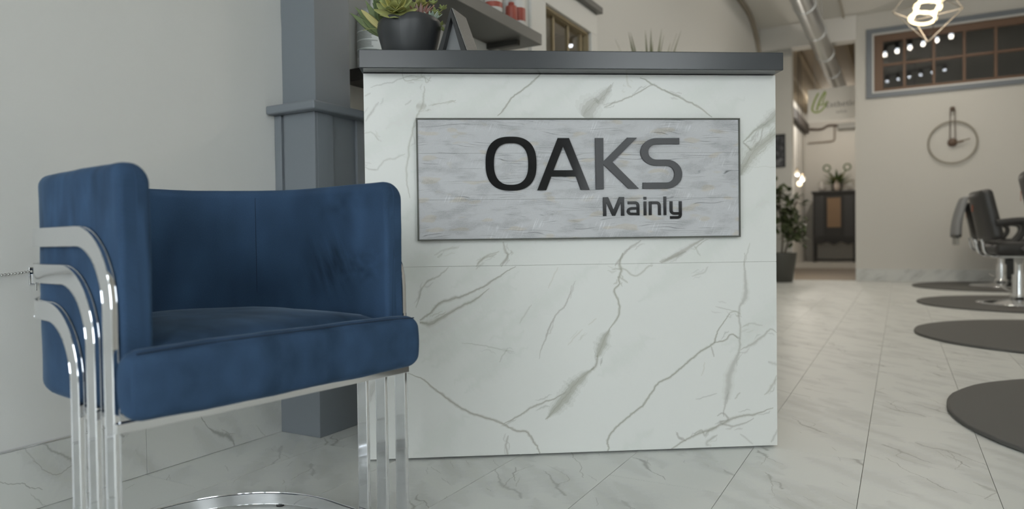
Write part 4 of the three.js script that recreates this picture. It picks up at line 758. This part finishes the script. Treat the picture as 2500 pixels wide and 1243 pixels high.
{ // armoire
  const dk = std([0.035, 0.034, 0.032], 0.5), t = thing('armoire', 'dark carved armoire with a tan door panel at the end of the passage', 'cabinet', [-1.385, 0, -18.55]), w = 0.47, d = 0.42;
  part('body', rbx(-w, w, 0.5, 1.66, -d, 0, 0.006, 1), dk, t);
  part('cornice', rbx(-w - 0.03, w + 0.03, 1.66, 1.72, -d, 0.03, 0.008, 2), dk, t);
  for (const s of [-1, 1]) { part('side_panel', rbx(s * 0.32 - 0.1, s * 0.32 + 0.1, 0.62, 1.6, 0, 0.012, 0.004, 1), std([0.055, 0.055, 0.055], 0.5), t); for (const z of [-d + 0.04, -0.04]) part('leg', rbx(s * (w - 0.03) - 0.03, s * (w - 0.03) + 0.03, 0, 0.5, z - 0.03, z + 0.03, 0.006, 1), dk, t); }
  const dr = part('door', rbx(-0.19, 0.19, 0.6, 1.62, 0, 0.02, 0.004, 1), dk, t); part('door_panel', rbx(-0.15, 0.15, 0.84, 1.55, 0.02, 0.03, 0.004, 1), std([0.26, 0.17, 0.1], 0.6), dr);
  const s = new THREE.Shape(); s.moveTo(-w, 0.52); s.lineTo(-w, 0.42); for (let i = 1; i < 24; i++) { const u = -w + 2 * w * i / 24; s.lineTo(u, 0.45 + 0.035 * Math.cos(i / 24 * Math.PI * 6) * (1 - Math.abs(u / w) * 0.4)); } s.lineTo(w, 0.42); s.lineTo(w, 0.52); s.closePath();
  part('apron', new THREE.ExtrudeGeometry(s, { depth: 0.03, bevelEnabled: false }).translate(0, 0, -0.03), dk, t);
  part('stretcher', rbx(-w, w, 0.03, 0.08, -0.06, -0.02, 0.004, 1), dk, t);
}
{ // plant and vases on the armoire
  const t = thing('leafy_plant', 'bushy green plant with two looped leaves on top of the armoire', 'plant', [-1.33, 1.7205, -18.74]);
  part('pot', lathe([[0, 0], [0.09, 0], [0.12, 0.15], [0.11, 0.17], [0, 0.15]], 24), MAT.darkShelf, t);
  const gm = [plantMat([0.10, 0.15, 0.05]), plantMat([0.2, 0.22, 0.07])], g = leafGeo(0.42, 0.085, 0.008, 0.3, 1);
  for (let k = 0; k < 26; k++) addLeaf(t, g, gm[k % 2], k * 2.4, 0.3 + 1.0 * (k / 26), [0, 0.15, 0]);
  for (const s of [-1, 1]) part('curled_leaf', merge([tube([[0, 0.14, 0], [s * 0.12, 0.36, 0], [s * 0.2, 0.5, 0]], 0.014, 16, 6), new THREE.TorusGeometry(0.075, 0.016, 8, 28).translate(s * 0.225, 0.57, 0)]), gm[0], t);
  const v = lathe([[0, 0], [0.05, 0], [0.075, 0.08], [0.06, 0.17], [0.03, 0.21], [0.035, 0.24], [0, 0.235]], 24);
  single('vase', v, std([0.6, 0.52, 0.46], 0.4), 'small pale vase in front of the plant on the armoire', 'vase', [-1.32, 1.7205, -18.56]);
  single('vase', v, std([0.55, 0.53, 0.5], 0.4), 'small grey-white vase at the left on the armoire', 'vase', [-1.66, 1.7205, -18.62]);
}
{ // potted ficus beside the passage
  const t = thing('potted_ficus', 'leafy ficus in a dark pot against the far wall beside the desk', 'plant', [-1.42, 0, -10.2]);
  part('pot', lathe([[0, 0], [0.14, 0], [0.19, 0.32], [0.2, 0.4], [0.18, 0.4], [0.17, 0.36], [0, 0.35]], 28), std([0.075, 0.075, 0.065], 0.5), t);
  const stem = std([0.13, 0.1, 0.07], 0.8), tr = [[[0, 0.35, 0], [0.02, 0.7, 0.02], [-0.03, 1.05, 0], [0.0, 1.32, 0.02]], [[0.03, 0.35, 0], [0.1, 0.62, 0], [0.13, 0.9, 0.04], [0.2, 1.1, 0]], [[0, 0.7, 0], [0.1, 0.75, 0.05], [0.24, 0.62, 0.05]]];
  tr.forEach((p) => part('stem', tube(p, 0.012, 24, 6), stem, t));
  const lf = [], proto = leafGeo(0.12, 0.065, 0.003, 0.2, 1.2, 4, 5);
  for (let k = 0; k < 300; k++) { const p = tr[k % 3], c = new THREE.CatmullRomCurve3(p.map((q) => V3(...q))).getPoint(rr(k % 3 === 2 ? 0.4 : 0.45, 1)), g = proto.clone(); g.rotateX(rr(0.3, 2.2)); g.rotateY(rr(0, 6.28)); g.translate(c.x + rr(-0.13, 0.13), c.y + rr(-0.12, 0.12), c.z + rr(-0.13, 0.13)); lf.push(g); }
  const f = part('foliage', merge(lf), plantMat([0.085, 0.11, 0.045]), t); f.userData.kind = 'stuff';
}
{ // tall spiky plant behind the desk: only its tips show over the top
  const t = thing('potted_dracaena', 'slender spiky plant, its tips just showing above the desk top', 'plant', [-1.42, 0, -4.45]);
  part('pot', lathe([[0, 0], [0.11, 0], [0.14, 0.28], [0.13, 0.3], [0, 0.28]], 24), MAT.shelf, t); part('stem', tube([[0, 0.28, 0], [0.01, 0.8, 0], [0, 1.3, 0]], 0.014, 16, 6), std([0.2, 0.16, 0.1], 0.8), t);
  const g = leafGeo(0.7, 0.03, 0.004, 0.1, 0.9), m = plantMat([0.2, 0.22, 0.12]); for (let k = 0; k < 14; k++) addLeaf(t, g, m, k * 2.4, 0.03 + 0.27 * (k / 14), [0, 1.25, 0]);
}
{ // framed picture on the wall stub
  const t = thing('framed_picture', 'narrow dark framed picture on the far wall, half hidden by the desk', 'picture', [-1.56, 1.62, ZF]);
  part('frame', merge([bx(-0.13, 0.13, 0, 0.02, 0, 0.025), bx(-0.13, 0.13, 0.45, 0.47, 0, 0.025), bx(-0.13, -0.11, 0, 0.47, 0, 0.025), bx(0.11, 0.13, 0, 0.47, 0, 0.025)]), MAT.blackMatte, t);
  const tx = dataTex(64, 128, (x, y) => { const v = 70 + 120 * fbm(x / 18, y / 22, 6, 3) + (y < 30 ? 40 : 0); return [v, v, v + 3].map((q) => Math.max(20, Math.min(200, q))); }); const g = new THREE.PlaneGeometry(0.22, 0.43); g.translate(0, 0.235, 0.01); part('print', g, std([1, 1, 1], 0.5, { map: tx }), t);
}
{ // pipes on the back room walls
  const br = std([0.13, 0.1, 0.08], 0.6);
  single('wall_pipe', tube([[0, 0, 0], [0.3, -0.02, 0], [0.45, 0.05, 0], [0.75, 0.03, 0]], 0.03, 30, 8), br, 'brown pipe high on the end wall of the back room', 'pipe', [-2.0, 3.33, -19.15]);
  single('wall_pipe', tube([[0, 0, 0], [0.58, 0.02, 0], [0.6, 0.04, 0], [0.61, 0.36, 0]], 0.02, 40, 8), std([0.3, 0.25, 0.2], 0.6), 'thin bent pipe below the brown pipe in the back room', 'pipe', [-2.02, 2.98, -19.17]);
  single('air_unit', rbx(0, 0.8, 0, 0.14, -0.2, 0, 0.02, 2), std([0.3, 0.3, 0.28], 0.6), 'grey air unit under the hanging sign in the back room', 'air unit', [-1.33, 3.25, -18.98]);
  single('ceiling_beam', merge([bx(0, 0.12, 0, 0.22, -7.6, 0)]), std([0.05, 0.042, 0.035], 0.7), 'dark beam along the left wall of the back room', 'beam', [-2.1, 3.2, -11.4]);
  single('door_post', rbx(0, 0.07, 0, 3.3, -0.07, 0, 0.004, 1), std([0.45, 0.37, 0.26], 0.6), 'tan wooden post just inside the passage on the left', 'post', [-1.62, 0, -11.9]);
}
renderer.render(scene, camera);
